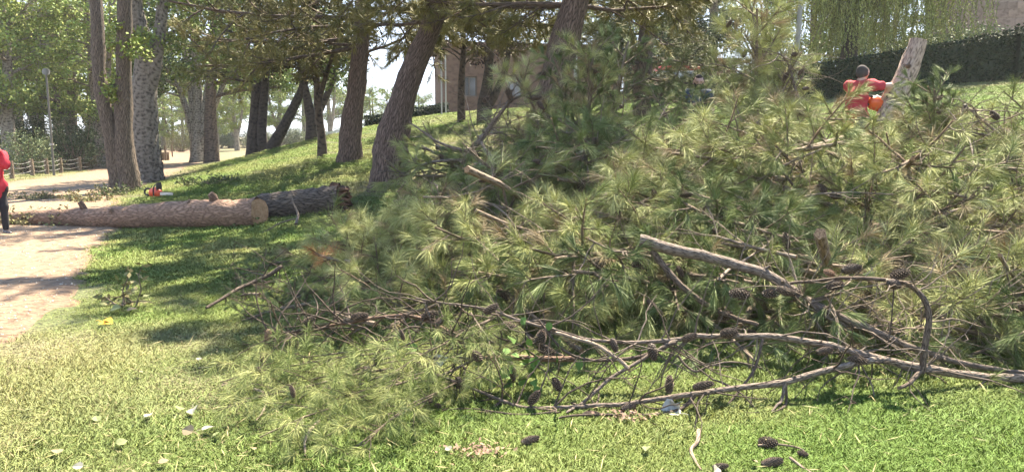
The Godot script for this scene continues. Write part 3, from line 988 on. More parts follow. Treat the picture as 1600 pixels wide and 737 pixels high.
func house(called: String, label: String, o: Vector3, ax: Vector3, w: float, h: float, dep: float, holes: Array, col: Color, trim: Color, roofc: Color) -> Node3D:
	var t := thing(called, label, "building", o)
	var mb := MB.new()
	var back := -(ax.cross(Vector3.UP)) * dep
	wall_with_holes(mb, Vector3.ZERO, ax, w, h, holes, .22, col)
	mb.quad(back, Vector3(0, h, 0) + back, Vector3(0, h, 0), Vector3.ZERO, col, .35)
	mb.quad(ax * w, ax * w + Vector3(0, h, 0), ax * w + Vector3(0, h, 0) + back, ax * w + back, col, .35)
	mb.quad(ax * w + back, ax * w + back + Vector3(0, h, 0), back + Vector3(0, h, 0), back, col, .35)
	part(t, "wall", mb.mesh(M.plaster))
	var rb := MB.new()
	rb.box(ax * w * .5 + back * .5 + Vector3(0, h + .13, 0), ax * (w * .5 + .25), Vector3(0, .13, 0), back.normalized() * (dep * .5 + .25), roofc)
	part(t, "roof", rb.mesh(M.plaster))
	for q in holes:
		var fb := MB.new()
		var c: Vector3 = ax * (q[0] + q[2]) / 2 + Vector3(0, (q[1] + q[3]) / 2, 0) + back.normalized() * .16
		var hw: float = (q[2] - q[0]) / 2
		var hh: float = (q[3] - q[1]) / 2
		var n := back.normalized()
		for s in [-1, 1]:
			fb.box(c + ax * s * (hw - .04), ax * .04, Vector3(0, hh, 0), n * .03, trim)
			fb.box(c + Vector3(0, s * (hh - .04), 0), ax * (hw - .08), Vector3(0, .04, 0), n * .028, trim)
		fb.box(c, ax * .03, Vector3(0, hh - .08, 0), n * .027, trim)
		var win := part(t, "window", fb.mesh(M.plain))
		var gb := MB.new()
		gb.box(c + n * .035, ax * (hw - .02), Vector3(0, hh - .02, 0), n * .006, Color(.03, .035, .045))
		part(win, "pane", gb.mesh(M.glass))
	return t

func hedge(label: String, a: Vector3, b: Vector3, ha: float, hb: float, thick: float, n: int, tones: Array) -> void:
	var o := thing("hedge", label, "hedge", a)
	var fb := MB.new()
	var cb := MB.new()
	var ax := b - a
	var side := ax.cross(Vector3.UP).normalized() * thick * .5
	var steps := 12
	for k in steps:
		var p := ax * (float(k) / steps)
		var q := ax * (float(k + 1) / steps)
		var h0 := lerpf(ha, hb, float(k) / steps) - .12
		var h1 := lerpf(ha, hb, float(k + 1) / steps) - .12
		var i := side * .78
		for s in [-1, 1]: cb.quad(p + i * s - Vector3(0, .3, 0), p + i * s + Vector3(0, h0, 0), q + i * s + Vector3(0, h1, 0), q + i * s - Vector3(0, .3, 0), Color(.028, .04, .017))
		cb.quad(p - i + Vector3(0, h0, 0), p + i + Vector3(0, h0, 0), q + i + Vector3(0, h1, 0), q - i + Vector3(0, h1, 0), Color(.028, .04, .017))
	for k in n:
		var t := rng.randf()
		var h := lerpf(ha, hb, t)
		var y := rng.randf() * h
		var w := 1.0 if rng.randf() < .6 else -1.0
		if rng.randf() < .3:
			y = h
			w = rng.randf_range(-1, 1)
		if rng.randf() < .03:
			t = 0.0 if rng.randf() < .5 else 1.0
			w = rng.randf_range(-1, 1)
		var bump := coarse.get_noise_3d(t * ax.length() * 1.8, y * 2.0, w * 3.0) * .1
		var p := ax * t + side * w * (1.0 + bump) + Vector3(0, y + bump * .8, 0) + gauss() * .035
		var nn := (unit() + side.normalized() * w * .6 + Vector3(0, .3, 0)).normalized()
		var tt := nn.cross(unit()).normalized()
		var col: Color = tones[0].lerp(tones[1], rng.randf())
		var f := rng.randf_range(.6, 1.3)
		fb.leaf(p, tt * .05, nn.cross(tt) * .028, nn, Color(col.r * f, col.g * f, col.b * f))
	part(o, "core", cb.mesh(M.plain))
	part(o, "foliage", fb.mesh(M.leaf), true)

func build_buildings() -> void:
	rng.seed = 17
	var o := at(693, 178, 50.0)
	var g := on_ground(693, 50.0)
	house("tan_building", "tan rendered building with flat roof behind the plum trees", Vector3(o.x, g.y - .5, o.z), Vector3(1, 0, -.18).normalized(), 11.5, 5.6, 7.0, [[1.2, 2.4, 2.2, 3.7], [4.2, 2.4, 5.2, 3.7], [7.2, 2.4, 8.2, 3.7]], Color(.17, .095, .06), Color(.12, .09, .07), Color(.15, .09, .06))
	var p := on_ground(975, 47.0)
	house("low_building", "low reddish brown outbuilding behind the bearded man", p - Vector3(0, .5, 0), Vector3(1, 0, .1).normalized(), 6.5, 3.0, 4.0, [[2.4, 1.2, 3.2, 2.1]], Color(.25, .145, .105), Color(.16, .13, .1), Color(.22, .11, .08))
	var q := on_ground(1512, 46.0)
	house("stone_building", "weathered brick and stone building above the clipped hedge", q - Vector3(0, .5, 0), Vector3(1, 0, .12).normalized(), 9.0, 11.0, 8.0, [[1.15, 5.65, 1.62, 6.4], [5.0, 5.6, 5.9, 6.9]], Color(.29, .215, .165), Color(.08, .07, .07), Color(.34, .22, .17))
	# courses of the stone building that stand a little proud: each a long band
	var t: Node3D = get_node("stone_building")
	var ax := Vector3(1, 0, .12).normalized()
	var back := -(ax.cross(Vector3.UP))
	for k in 22:
		var y := .3 + k * .48
		var bb := MB.new()
		var x0 := 1.72 if y > 5.3 and y < 6.6 else 0.0
		var x1 := 4.9 if y > 5.3 and y < 7.1 else 9.0
		var f := rng.randf_range(.8, 1.1)
		var x := x0
		while x < x1 - .3:
			var l := minf(rng.randf_range(.5, 1.3), x1 - x)
			f = rng.randf_range(.62, 1.12)
			if rng.randf() < .8: bb.box(ax * (x + l / 2) + Vector3(0, y, 0) - back * rng.randf_range(.004, .03), ax * (l / 2 - .02), Vector3(0, .2, 0), back * .012, Color(.31 * f, .222 * f, .168 * f), .35)
			x += l
		part(t, "stone_course", bb.mesh(M.plaster), true)
	hedge("long dark clipped hedge running below the weeping tree", on_ground(1190, 26.0), on_ground(1551, 26.0), 1.0, 1.55, 1.0, 16000, [Color(.016, .026, .012), Color(.04, .055, .022)])
	hedge("taller dark clipped hedge block at the end of the long hedge", on_ground(1560, 25.8), on_ground(1700, 25.8), 1.62, 1.8, 1.1, 7000, [Color(.016, .026, .012), Color(.04, .055, .022)])
	hedge("dark hedge along the crest of the lawn behind the leaning pine", on_ground(575, 33.0), on_ground(700, 34.0), .55, .6, .9, 5000, [Color(.02, .03, .02), Color(.045, .06, .03)])
	hedge("low dark hedge beside the red and white van", on_ground(985, 33.0), on_ground(1180, 33.0), .9, .9, .9, 5000, [Color(.03, .045, .02), Color(.06, .08, .03)])

func post_mesh(r: float, h: float, col: Color, m: Material, lean := Vector3.ZERO) -> ArrayMesh:
	var mb := MB.new()
	tube(mb, [Vector3(0, -.2, 0), Vector3(0, h * .5, 0) + lean * .5, Vector3(0, h - .02, 0) + lean, Vector3(0, h, 0) + lean], [r, r, r, r * .85], 10, col, .04, false, true, col * 1.1)
	return mb.mesh(m)

func build_fences() -> void:
	rng.seed = 19
	var wood := Color(.27, .22, .16)
	var f := thing("wire_fence", "low fence of round wooden posts and three sagging wires along the path", "fence", on_ground(55, 31.0))
	var row := [[-60, 26.0], [-14, 27.6], [23, 29.3], [55, 31.0], [78, 32.6], [100, 34.0], [129, 36.0], [154, 38.2], [176, 40.4], [196, 43.0]]
	var tops := []
	for q in row:
		var p := on_ground(q[0], q[1])
		var o := part(f, "post", post_mesh(.085, .68, wood * rng.randf_range(.8, 1.2), M.bark_branch, Vector3(rng.randfn() * .02, 0, rng.randfn() * .02)))
		o.position = p - f.position
		tops.append(p - f.position)
	for h in [.22, .42, .6]:
		var wb := MB.new()
		for k in tops.size() - 1:
			var a: Vector3 = tops[k] + Vector3(0, h, 0)
			var b: Vector3 = tops[k + 1] + Vector3(0, h, 0)
			var line := []
			for i in 6: line.append(a.lerp(b, i / 5.0) - Vector3(0, .07 * sin(i / 5.0 * PI), 0))
			tube(wb, line, taper(.009, .009, 6), 4, Color(.35, .34, .32))
		part(f, "wire", wb.mesh(M.metal))
	for q in [[243, 52.0], [252, 51.0], [256, 51.0], [260, 51.0], [267, 51.0]]:
		single("wooden_bollard", post_mesh(.09, .55, wood, M.bark_branch), "short round wooden bollard in the row beside the far path", "bollard", on_ground(q[0], q[1]), "bollards by the far path")
	single("sign_post", post_mesh(.06, 1.0, wood * .8, M.bark_branch), "tall dark square post among the short bollards by the far path", "post", on_ground(263.5, 50.5))
	single("sign_post", post_mesh(.05, 1.0, wood * .9, M.bark_branch), "lone thin post on the pale far end of the path", "post", on_ground(274, 58.0))
	# lamp posts
	var lp := thing("street_lamp", "slim grey street lamp standing among the fence posts by the path", "street lamp", on_ground(88.5, 31.5))
	var mb := MB.new()
	tube(mb, [Vector3(0, -.2, 0), Vector3(0, .9, 0), Vector3(0, 4.1, 0)], [.05, .045, .04], 12, Color(.12, .115, .1))
	part(lp, "pole", mb.mesh(M.plain))
	mb = MB.new()
	tube(mb, [Vector3(0, 4.1, 0), Vector3(0, 4.13, 0), Vector3(0, 4.22, 0), Vector3(0, 4.32, 0), Vector3(0, 4.36, 0)], [.06, .12, .15, .12, .04], 14, Color(.14, .14, .13))
	part(lp, "lamp_head", mb.mesh(M.gloss))
	mb = MB.new()
	tube(mb, [Vector3(0, 1.25, 0), Vector3(0, 1.33, 0)], [.085, .085], 12, Color(.3, .3, .29), 0, true)
	part(lp, "band", mb.mesh(M.plain))
	var pl := thing("street_lamp", "pale concrete lamp pole rising before the weeping tree", "street lamp", on_ground(1234, 22.0))
	mb = MB.new()
	tube(mb, [Vector3(-.06, -.3, 0), Vector3(0, 2.0, 0), Vector3(.1, 6.0, 0)], [.085, .07, .05], 12, Color(.24, .23, .215))
	part(pl, "pole", mb.mesh(M.plain))
	mb = MB.new()
	tube(mb, [Vector3(.1, 6.0, 0), Vector3(.1, 6.05, 0), Vector3(.1, 6.2, 0), Vector3(.1, 6.3, 0)], [.08, .2, .22, .05], 12, Color(.5, .5, .5))
	part(pl, "lamp_head", mb.mesh(M.gloss))
	var sl := thing("street_lamp", "pale lamp pole just right of the reddish pine trunk", "street lamp", on_ground(897, 30.0))
	mb = MB.new()
	tube(mb, [Vector3(0, -.3, 0), Vector3(0, 2.5, 0)], [.08, .06], 10, Color(.5, .49, .47))
	part(sl, "pole", mb.mesh(M.plain))
	mb = MB.new()
	tube(mb, [Vector3(0, 2.5, 0), Vector3(0, 2.52, 0), Vector3(0, 2.75, 0), Vector3(0, 2.8, 0)], [.06, .11, .13, .04], 12, Color(.55, .55, .53))
	part(sl, "lamp_head", mb.mesh(M.gloss))
	for q in [[692, 30.0, 2.6], [698.5, 30.5, 2.3]]:
		var o := single("thin_pole", post_mesh(.03, q[2], Color(.45, .44, .43), M.metal), "thin grey pole on the crest of the lawn beside the purple plum", "pole", on_ground(q[0], q[1]), "thin poles on the crest")
	# white rail on the crest
	var rail := thing("white_rail", "low white rail on two posts at the top of the striped lawn", "rail", on_ground(512, 36.0))
	var e := on_ground(536, 36.0) - rail.position
	mb = MB.new()
	mb.box(e * .5 + Vector3(0, .42, 0), e * .5, Vector3(0, .045, 0), Vector3(0, 0, .03), Color(.6, .6, .58))
	part(rail, "bar", mb.mesh(M.plain))
	for k in [.1, .9]: part(rail, "post", post_mesh(.035, .38, Color(.5, .5, .48), M.plain)).position = e * k
	# litter bin between the far trunks
	var bin := thing("litter_bin", "dark litter bin between the whitish poplar and the brown trunk", "bin", on_ground(326, 48.0))
	mb = MB.new()
	tube(mb, [Vector3(0, .1, 0), Vector3(0, .15, 0), Vector3(0, .8, 0), Vector3(0, .82, 0)], [.2, .24, .27, .22], 14, Color(.02, .02, .02), 0, true, true, Color(.01, .01, .01))
	part(bin, "body", mb.mesh(M.gloss))
	part(bin, "post", post_mesh(.03, .12, Color(.05, .05, .05), M.plain))
	mb = MB.new()
	tube(mb, [Vector3(0, .82, 0), Vector3(0, .86, 0), Vector3(0, .9, 0)], [.2, .2, .1], 14, Color(.5, .5, .5), 0, true)
	part(bin, "lid", mb.mesh(M.gloss))
	build_van()

func build_van() -> void:
	# a small red and white van whose roof and windows show over the low hedge
	var g := on_ground(1016, 36.0)
	var o := thing("parked_van", "red and white van parked behind the low hedge", "van", g)
	var prof := [Vector2(0, .35), Vector2(0, 1.0), Vector2(.1, 1.55), Vector2(.25, 1.62), Vector2(1.9, 1.62), Vector2(2.4, 1.08), Vector2(3.0, .95), Vector2(3.05, .35)]
	var mk := func(pr: Array, z0: float, z1: float, col: Color) -> MB:
		var mb := MB.new()
		var n := pr.size()
		for k in n:
			var a: Vector2 = pr[k]
			var b: Vector2 = pr[(k + 1) % n]
			mb.quad(Vector3(a.x, a.y, z0), Vector3(a.x, a.y, z1), Vector3(b.x, b.y, z1), Vector3(b.x, b.y, z0), col)
		var poly := PackedVector2Array(pr)
		var ids := Geometry2D.triangulate_polygon(poly)
		for k in range(0, ids.size(), 3):
			for z in [z0, z1]: mb.tri(Vector3(poly[ids[k]].x, poly[ids[k]].y, z), Vector3(poly[ids[k + 1]].x, poly[ids[k + 1]].y, z), Vector3(poly[ids[k + 2]].x, poly[ids[k + 2]].y, z), col)
		return mb
	part(o, "body", mk.call(prof, -.8, .8, Color(.62, .62, .6)).mesh(M.gloss))
	part(o, "roof", mk.call([Vector2(.05, 1.45), Vector2(.2, 1.66), Vector2(1.95, 1.66), Vector2(2.1, 1.45)], -.82, .82, Color(.45, .035, .025)).mesh(M.gloss))
	for s in [-1, 1]:
		for q in [[.3, 1.0], [1.15, 1.9]]:
			var gb := MB.new()
			gb.box(Vector3((q[0] + q[1]) / 2, 1.22, s * .81), Vector3((q[1] - q[0]) / 2, 0, 0), Vector3(0, .17, 0), Vector3(0, 0, .012), Color(.04, .045, .05))
			part(o, "side_window", gb.mesh(M.glass))
		for x in [.55, 2.4]:
			var wb := MB.new()
			tube(wb, [Vector3(x, .3, s * .62), Vector3(x, .3, s * .83)], [.3, .3], 18, Color(.02, .02, .02), 0, true, true, Color(.03, .03, .03))
			var w := part(o, "wheel", wb.mesh(M.plain))
			var hb := MB.new()
			tube(hb, [Vector3(x, .3, s * .83), Vector3(x, .3, s * .85)], [.17, .15], 14, Color(.4, .4, .4), 0, true, true, Color(.45, .45, .45))
			part(w, "rim", hb.mesh(M.metal))

# ------------------------------------------------------------------ logs
func disc(c: Vector3, n: Vector3, r: float, jag: float, cols: Array, wob := .06) -> MB:
	var mb := MB.new()
	var u := n.cross(Vector3(.1, 1, .05)).normalized()
	var w := n.cross(u)
	var sides := 36
	var rings := 10
	for i in rings + 1:
		for k in sides + 1:
			var a := TAU * (k % sides) / sides
			var q := u * cos(a) + w * sin(a)
			var rr := r * i / rings
			var p := c + q * rr * (1.0 + wob * coarse.get_noise_3dv(q * 4.0 + c))
			var z := jag * (fine.get_noise_3dv(p * 9.0) + .7 * coarse.get_noise_3dv(p * 14.0) + .2 * rng.randfn() * (1.0 if k < sides else 0.0)) if jag > 0.0 and i < rings else 0.0
			mb.v.append(p + n * z); mb.n.append(n)
			mb.c.append(cols[0].lerp(cols[1], clampf(.5 + .5 * sin(i * 2.9) * .5 + .7 * fine.get_noise_3dv(p * 11.0) + (.5 if i == rings else 0.0), 0, 1)))
			mb.uv.append(Vector2(.5, .5) + Vector2(cos(a), sin(a)) * .45 * i / rings)
	for i in rings:
		for k in sides:
			var a := i * (sides + 1) + k
			var b := a + sides + 1
			mb.ix.append(a); mb.ix.append(a + 1); mb.ix.append(b); mb.ix.append(a + 1); mb.ix.append(b + 1); mb.ix.append(b)
	if jag > 0.0:
		for k in mb.n.size(): mb.n[k] = (n + unit() * .35).normalized()
	return mb

func build_logs() -> void:
	rng.seed = 23
	# the long trunk section
	var specs := [[5, 346, 13.9, .12], [60, 344, 13.7, .15], [110, 344, 13.5, .165], [150, 342, 13.3, .18], [210, 338, 13.1, .205], [270, 334, 12.95, .225], [335, 330, 12.8, .245], [372, 329.5, 12.7, .235], [402, 330, 12.65, .238]]
	var base := at(210, 338, 13.1)
	base.y = terrain(base.x, 13.1)
	var log_a := thing("felled_log", "long pale brown felled pine trunk lying across path edge and grass", "log", base)
	var pts := []
	var rad := []
	for s in specs:
		var p := at(s[0], s[1], s[2])
		p.y = terrain(p.x, -p.z) + s[3] * .93
		pts.append(p - base)
		rad.append(s[3])
	var mb := MB.new()
	tube(mb, smooth_path(pts, 9), smooth_path(rad, 9), 30, Color(.36, .24, .17), .24, true, false, Color(.3, .22, .16), .45)
	part(log_a, "trunk", mb.mesh(M.bark_log))
	var e: Vector3 = pts[pts.size() - 1]
	part(log_a, "cut_face", disc(e + Vector3(.002, 0, 0), (Vector3(.85, .02, .5)).normalized(), .232, .0, [Color(.56, .36, .2), Color(.42, .235, .12)]).mesh(M.wood))
	for q in [[132, 325, 13.4, .05, .12], [335, 309, 12.8, .07, .08], [180, 335, 13.1, .045, .1], [300, 318, 12.85, .05, .05]]:
		var p := at(q[0], q[1], q[2]) - base
		mb = MB.new()
		tube(mb, [p - Vector3(0, .12, .03), p + Vector3(-.02, q[4] * .5, .05), p + Vector3(-.05, q[4], .07)], [q[3] * 1.5, q[3], q[3] * .8], 9, Color(.3, .22, .17), .2, false, true, Color(.45, .3, .2))
		part(log_a, "branch_stub", mb.mesh(M.bark_log))
	# the dark butt section with a torn end
	specs = [[398, 329, 13.2, .245], [430, 326, 13.25, .25], [470, 323, 13.3, .255], [510, 320, 13.3, .265], [532, 318, 13.3, .265]]
	base = at(470, 345, 13.3)
	base.y = terrain(base.x, 13.3)
	var log_b := thing("felled_log", "dark thick barked trunk section with a torn reddish end on the grass", "log", base)
	pts = []
	rad = []
	for s in specs:
		var p := at(s[0], s[1], s[2])
		p.y = maxf(p.y, terrain(p.x, -p.z) + s[3] * .8)
		pts.append(p - base)
		rad.append(s[3])
	mb = MB.new()
	tube(mb, smooth_path(pts, 10), smooth_path(rad, 10), 32, Color(.165, .135, .108), .3, true, false, Color(.4, .25, .15), .4)
	part(log_b, "trunk", mb.mesh(M.bark_pine))
	e = pts[pts.size() - 1]
	part(log_b, "torn_end", disc(e + Vector3(-.03, 0, .01), Vector3(.72, .12, .7).normalized(), .275, .13, [Color(.30, .14, .075), Color(.09, .055, .04)], .35).mesh(M.wood))
	for k in 16:   # splinters and bark flakes round the torn end
		var a := k * TAU / 16 + rng.randf()
		var p := e + Vector3(.02, cos(a) * .22, -sin(a) * .16)
		mb = MB.new()
		tube(mb, [p - Vector3(.1, 0, .04), p + Vector3(.05, 0, .03), p + Vector3(rng.randf_range(.08, .2), rng.randfn() * .03, rng.randf_range(.03, .14))], [.05, .035, .01], 5, Color(.26, .14, .08) if k % 3 else Color(.1, .075, .06), .3)
		part(log_b, "splinter", mb.mesh(M.bark_log))
	# the leaning trunk that is being sawn
	base = on_ground(1382, 12.0)
	var lean := thing("leaning_trunk", "pale leaning trunk sticking up from the heap beside the man in red", "log", base)
	pts = []
	for q in [[1372, 262, 11.9], [1384, 200, 11.9], [1398, 160, 11.95], [1416, 118, 12.0], [1431, 80, 12.0], [1437, 62, 12.0]]: pts.append(at(q[0], q[1], q[2]) - base)
	mb = MB.new()
	var axis: Vector3 = (pts[5] - pts[4]).normalized()
	tube(mb, smooth_path(pts, 8), smooth_path([.165, .165, .155, .145, .13, .11], 8), 26, Color(.42, .35, .295), .3, true, false, Color(.4, .3, .2), .45)
	part(lean, "trunk", mb.mesh(M.bark_branch))
	part(lean, "cut_face", disc(pts[5] + axis * .003, (axis + Vector3(-.25, 0, .15)).normalized(), .112, .012, [Color(.40, .29, .2), Color(.25, .18, .13)]).mesh(M.wood))
	for q in [[1420, 104, .035], [1409, 140, .03]]:
		var p := at(q[0], q[1], 11.88) - base
		mb = MB.new()
		tube(mb, [p - Vector3(0, 0, .06), p + Vector3(-.01, .01, .03), p + Vector3(-.02, .02, .06)], [q[2] * 1.4, q[2], q[2] * .7], 9, Color(.3, .24, .2), .2, false, true, Color(.3, .2, .14))
		part(lean, "branch_knot", mb.mesh(M.bark_log))

# ------------------------------------------------------------------ the heap of branches
func cone_mesh(s: int, a: Color, b: Color) -> ArrayMesh:   # a pine cone one metre long along x, scaled when placed
	var r := RandomNumberGenerator.new()
	r.seed = s
	var mb := MB.new()
	var core := []
	var cr := []
	for k in 8:
		var t := k / 7.0
		core.append(Vector3(t, 0, 0))
		cr.append(.2 * pow(sin(PI * clampf(.12 + t * .86, 0, 1)), .7))
	tube(mb, core, cr, 10, b * .6, 0, true, true, b * .6)
	for k in 110:
		var t := .03 + .93 * k / 110.0
		var an := k * 2.39996
		var rr := .235 * pow(sin(PI * clampf(.14 + t * .82, 0, 1)), .75)
		var out := Vector3(0, cos(an), sin(an))
		var side := Vector3(0, -sin(an), cos(an))
		var c := Vector3(t, 0, 0) + out * rr
		var w := .062 * (.5 + rr * 2.6)
		var tip := c + out * .045 + Vector3(.03, 0, 0)
		var f := r.randf_range(.7, 1.3)
		var col := Color(a.r * f, a.g * f, a.b * f)
		var l := c - side * w - Vector3(.02, 0, 0)
		var q := c + side * w - Vector3(.02, 0, 0)
		var low := c - out * .05 - Vector3(.05, 0, 0)
		var top := c + Vector3(.055, 0, 0) - out * .02
		mb.tri(l, tip, top, col); mb.tri(top, tip, q, col); mb.tri(low, tip, l, col * .7); mb.tri(q, tip, low, col * .7)
	return mb.mesh(M.cone)

var cones := []

func add_cone(parent: Node3D, p: Vector3, dir: Vector3, size: float, which := -1) -> void:
	var o := part(parent, "pine_cone", cones[which if which >= 0 else rng.randi() % 3])
	var x := dir.normalized()
	var y := x.cross(Vector3(.2, .3, 1)).normalized()
	var fat := size * rng.randf_range(.8, 1.25)
	o.transform = Transform3D(Basis(x * size, y * fat, x.cross(y) * fat), p)

func pine_branch_proto(seed_: int, length: float, o: Dictionary, n_cones: int) -> Node3D:
	rng.seed = seed_
	var root := Node3D.new()
	root.name = "pine_branch"
	var wb := MB.new()
	var nb := MB.new()
	var mark := wb.v.size()
	shoot(wb, nb, Vector3(-length * .45, 0, 0), Vector3(1, .05, 0).normalized(), length, o.rad, 0, o)
	part(root, "limb", wb.mesh(M.bark_branch))
	if nb.v.size() > 0: part(root, "needles", nb.mesh(M.needle), true)
	for k in n_cones:
		var i := int(rng.randf_range(.2, .8) * wb.v.size())
		var d := (unit() + Vector3(.2, -.3, 0)).normalized()
		add_cone(root, wb.v[i] + d * .01, d, rng.randf_range(.10, .14))
	return root

const RIDGE := [[540, 440, 8.6], [580, 400, 8.8], [620, 375, 8.8], [660, 325, 9.1], [700, 268, 9.4], [760, 212, 9.6], [830, 188, 9.6], [950, 178, 9.6], [1030, 190, 9.4], [1110, 192, 9.4], [1170, 150, 10.0], [1230, 150, 10.0], [1280, 178, 9.6], [1340, 186, 9.2], [1420, 184, 9.0], [1500, 176, 8.9], [1600, 192, 8.6], [1720, 200, 8.5]]
const FOOT := [[540, 520], [620, 530], [700, 535], [800, 530], [900, 530], [1050, 540], [1200, 545], [1400, 548], [1600, 560], [1720, 560]]

func table(tab: Array, px: float, col: int) -> float:
	for k in tab.size() - 1:
		if px <= tab[k + 1][0]:
			var t := clampf((px - tab[k][0]) / (tab[k + 1][0] - tab[k][0]), 0, 1)
			return lerpf(tab[k][col], tab[k + 1][col], t)
	return tab[tab.size() - 1][col]

func heap_point(px: float, t: float) -> Vector3:   # t 0 at the foot, 1 at the ridge, past 1 down the far side
	var a := ground_hit(px, table(FOOT, px, 1))
	var b := at(px, table(RIDGE, px, 1), table(RIDGE, px, 2))
	if t > 1.0: return Vector3(b.x, lerpf(b.y, terrain(b.x, -b.z), (t - 1.0) * .8), b.z - (t - 1.0) * 2.0)
	var p := a.lerp(b, t)
	p.y = lerpf(a.y, b.y, pow(t, .72)) + .22 * coarse.get_noise_2d(px * .011, t * 4.0) * sin(t * PI)
	return p

func build_heap() -> void:
	rng.seed = 31
	for k in 3: cones.append(cone_mesh(70 + k, Color(.115, .075, .05), Color(.05, .033, .022)))
	cones.append(cone_mesh(75, Color(.30, .17, .10), Color(.18, .10, .06)))
	var soft := {wander = .13, lift = .04, wood = Color(.25, .20, .15), levels = 2, subs = [11, 5], start = .18, flat = .75, ratio = .40, needles = 85, nlen = .155, nwid = .0023, tone_a = Color(.14, .18, .055), tone_b = Color(.32, .33, .13), rad = .024, hang = -.2}
	var protos := []
	for k in 9:
		var o: Dictionary = soft.duplicate()
		o.subs = [9 + k % 4, 4 + k % 3]
		o.rad = .022 + .006 * (k % 4)
		o.lift = [.04, -.1, .12][k % 3]
		o.nlen = .15 + .025 * (k % 3)
		o.open = [.6, .45, .7][k % 3]
		o.hang = [-.25, -.12, -.4][k % 3]
		o.needles = [115, 95, 90][k % 3]
		o.dull = [.06, .03, .14][k % 3]
		if k % 3 == 1:
			o.tone_a = Color(.075, .105, .04)
			o.tone_b = Color(.17, .21, .08)
		elif k % 3 == 2:
			o.tone_a = Color(.19, .21, .07)
			o.tone_b = Color(.40, .41, .18)
		protos.append(pine_branch_proto(310 + k, 1.5 + .18 * (k % 4), o, [0, 2, 0, 1, 3, 0, 1, 0, 2][k]))
	var thin: Dictionary = soft.duplicate()
	thin.bare = .97
	thin.rad = .015
	thin.subs = [8, 4]
	thin.wood = Color(.34, .29, .23)
	thin.wander = .24
	var bare := []
	for k in 4: bare.append(pine_branch_proto(340 + k, 1.3, thin, 1))
	var loose: Dictionary = soft.duplicate()
	loose.bare = .08
	loose.subs = [7, 4]
	loose.needles = 95
	loose.rad = .012
	loose.lift = -.15
	var wispy := []
	for k in 3: wispy.append(pine_branch_proto(346 + k, 1.5, loose, 1))
	rng.seed = 32
	var put := func(proto: Node3D, called: String, label: String, group: String, p: Vector3, fwd: Vector3, roll: float, sc: float) -> Node3D:
		var c: Node3D = proto.duplicate()
		c.name = numbered(called)
		add_child(c)
		var x := fwd.normalized()
		var y := (Vector3.UP - x * x.y).normalized()
		var b := Basis(x, y, x.cross(y)).rotated(x, roll).scaled(Vector3.ONE * sc)
		c.transform = Transform3D(b, p)
		tag(c, label, "branch", group)
		return c
	var label := "green long needled pine branch heaped in the tangled pile of cuttings"
	var grp := "pine branches heaped in the pile"
	for k in 132:
		var u := (k + .5) / 132.0
		var px := 600.0 + 1080.0 * fposmod(u * 61.8034 * 1.0, 1.0)
		var t := pow(rng.randf(), 1.0) * 1.2
		var p := heap_point(px, t)
		var low := terrain(p.x, -p.z) + .12
		if k % 4 == 0: p.y = lerpf(low, p.y, rng.randf_range(.3, .75))   # those underneath
		p.y = maxf(p.y - .12, low)
		if px > 1000.0 and px < 1180.0 and t > .6: p.y -= .12
		var a := rng.randf() * TAU
		var f := Vector3(cos(a), rng.randf_range(-.38, .22), sin(a) * .8 + .35)
		var which := rng.randi() % 9
		var where: String = ["near the dark dead limb", "below the reddish pine", "before the bearded man", "below the lamp pole", "below the man in red", "among the grey limbs"][clampi(int((px - 600.0) / 172.0), 0, 5)]
		var look: String = ["mid green", "dark green", "pale yellow green"][which % 3] + " pine branch" + (" with cones" if [1, 3, 4, 6, 8].has(which) else "")
		label = look + [" at the heap's foot ", " on the heap's face ", " along the heap's top "][clampi(int(t * 3.0), 0, 2)] + where
		grp = "pine branches of the heap " + where
		put.call(protos[which], "pine_branch", label, grp, p, f, rng.randf_range(-.7, .7), rng.randf_range(.75, 1.15))
	# upright leafy tops that stick out of the heap towards the lamp pole
	for q in [[1185, 150, 9.8, .1, 1.1], [1205, 160, 9.9, -.15, 1.0], [1195, 200, 9.5, .2, .9], [1190, 110, 10.2, -.1, .9], [1190, 110, 10.3, -.3, 1.0]]:
		put.call(protos[[2, 5, 8][rng.randi() % 3]], "pine_branch", "sunlit yellow green pine branch standing upright out of the heap near the lamp pole", "upright branches near the lamp pole", at(q[0], q[1], q[2]), Vector3(q[3], 1.0, rng.randf_range(-.3, .3)), rng.randf() * TAU, q[4] * .95)
	for q in [[885, 175, 9.5, -.2, .8], [925, 165, 9.6, .2, .85], [955, 175, 9.6, .1, .8], [850, 190, 9.4, -.5, .75], [925, 190, 9.3, .1, .8]]:
		put.call(protos[[1, 4, 7, 2][rng.randi() % 4]], "pine_branch", "bushy pine branch raised at the heap's peak beside the reddish pine trunk", "raised branches at the heap's peak", at(q[0], q[1], q[2]), Vector3(q[3], .9, .25), rng.randf() * TAU, q[4])
	for q in [[1060, 168, 10.4, -.9], [1105, 166, 10.5, .8], [1085, 172, 10.2, .5], [1090, 180, 10.0, -.6]]:
		put.call(protos[1], "pine_branch", "dark green pine branch lying level just in front of the bearded man", "level branches before the bearded man", at(q[0], q[1], q[2]), Vector3(q[3], .05, .3), rng.randfn() * .3, .62)
	for q in [[1450, 222, 8.9], [1470, 205, 9.0]]:
		put.call(protos[1], "pine_branch", "dark green bushy pine branch on the heap under the leaning trunk", "bushy branches under the leaning trunk", at(q[0], q[1], q[2]), Vector3(rng.randfn() * .4, .7, .2), rng.randf() * TAU, .75)
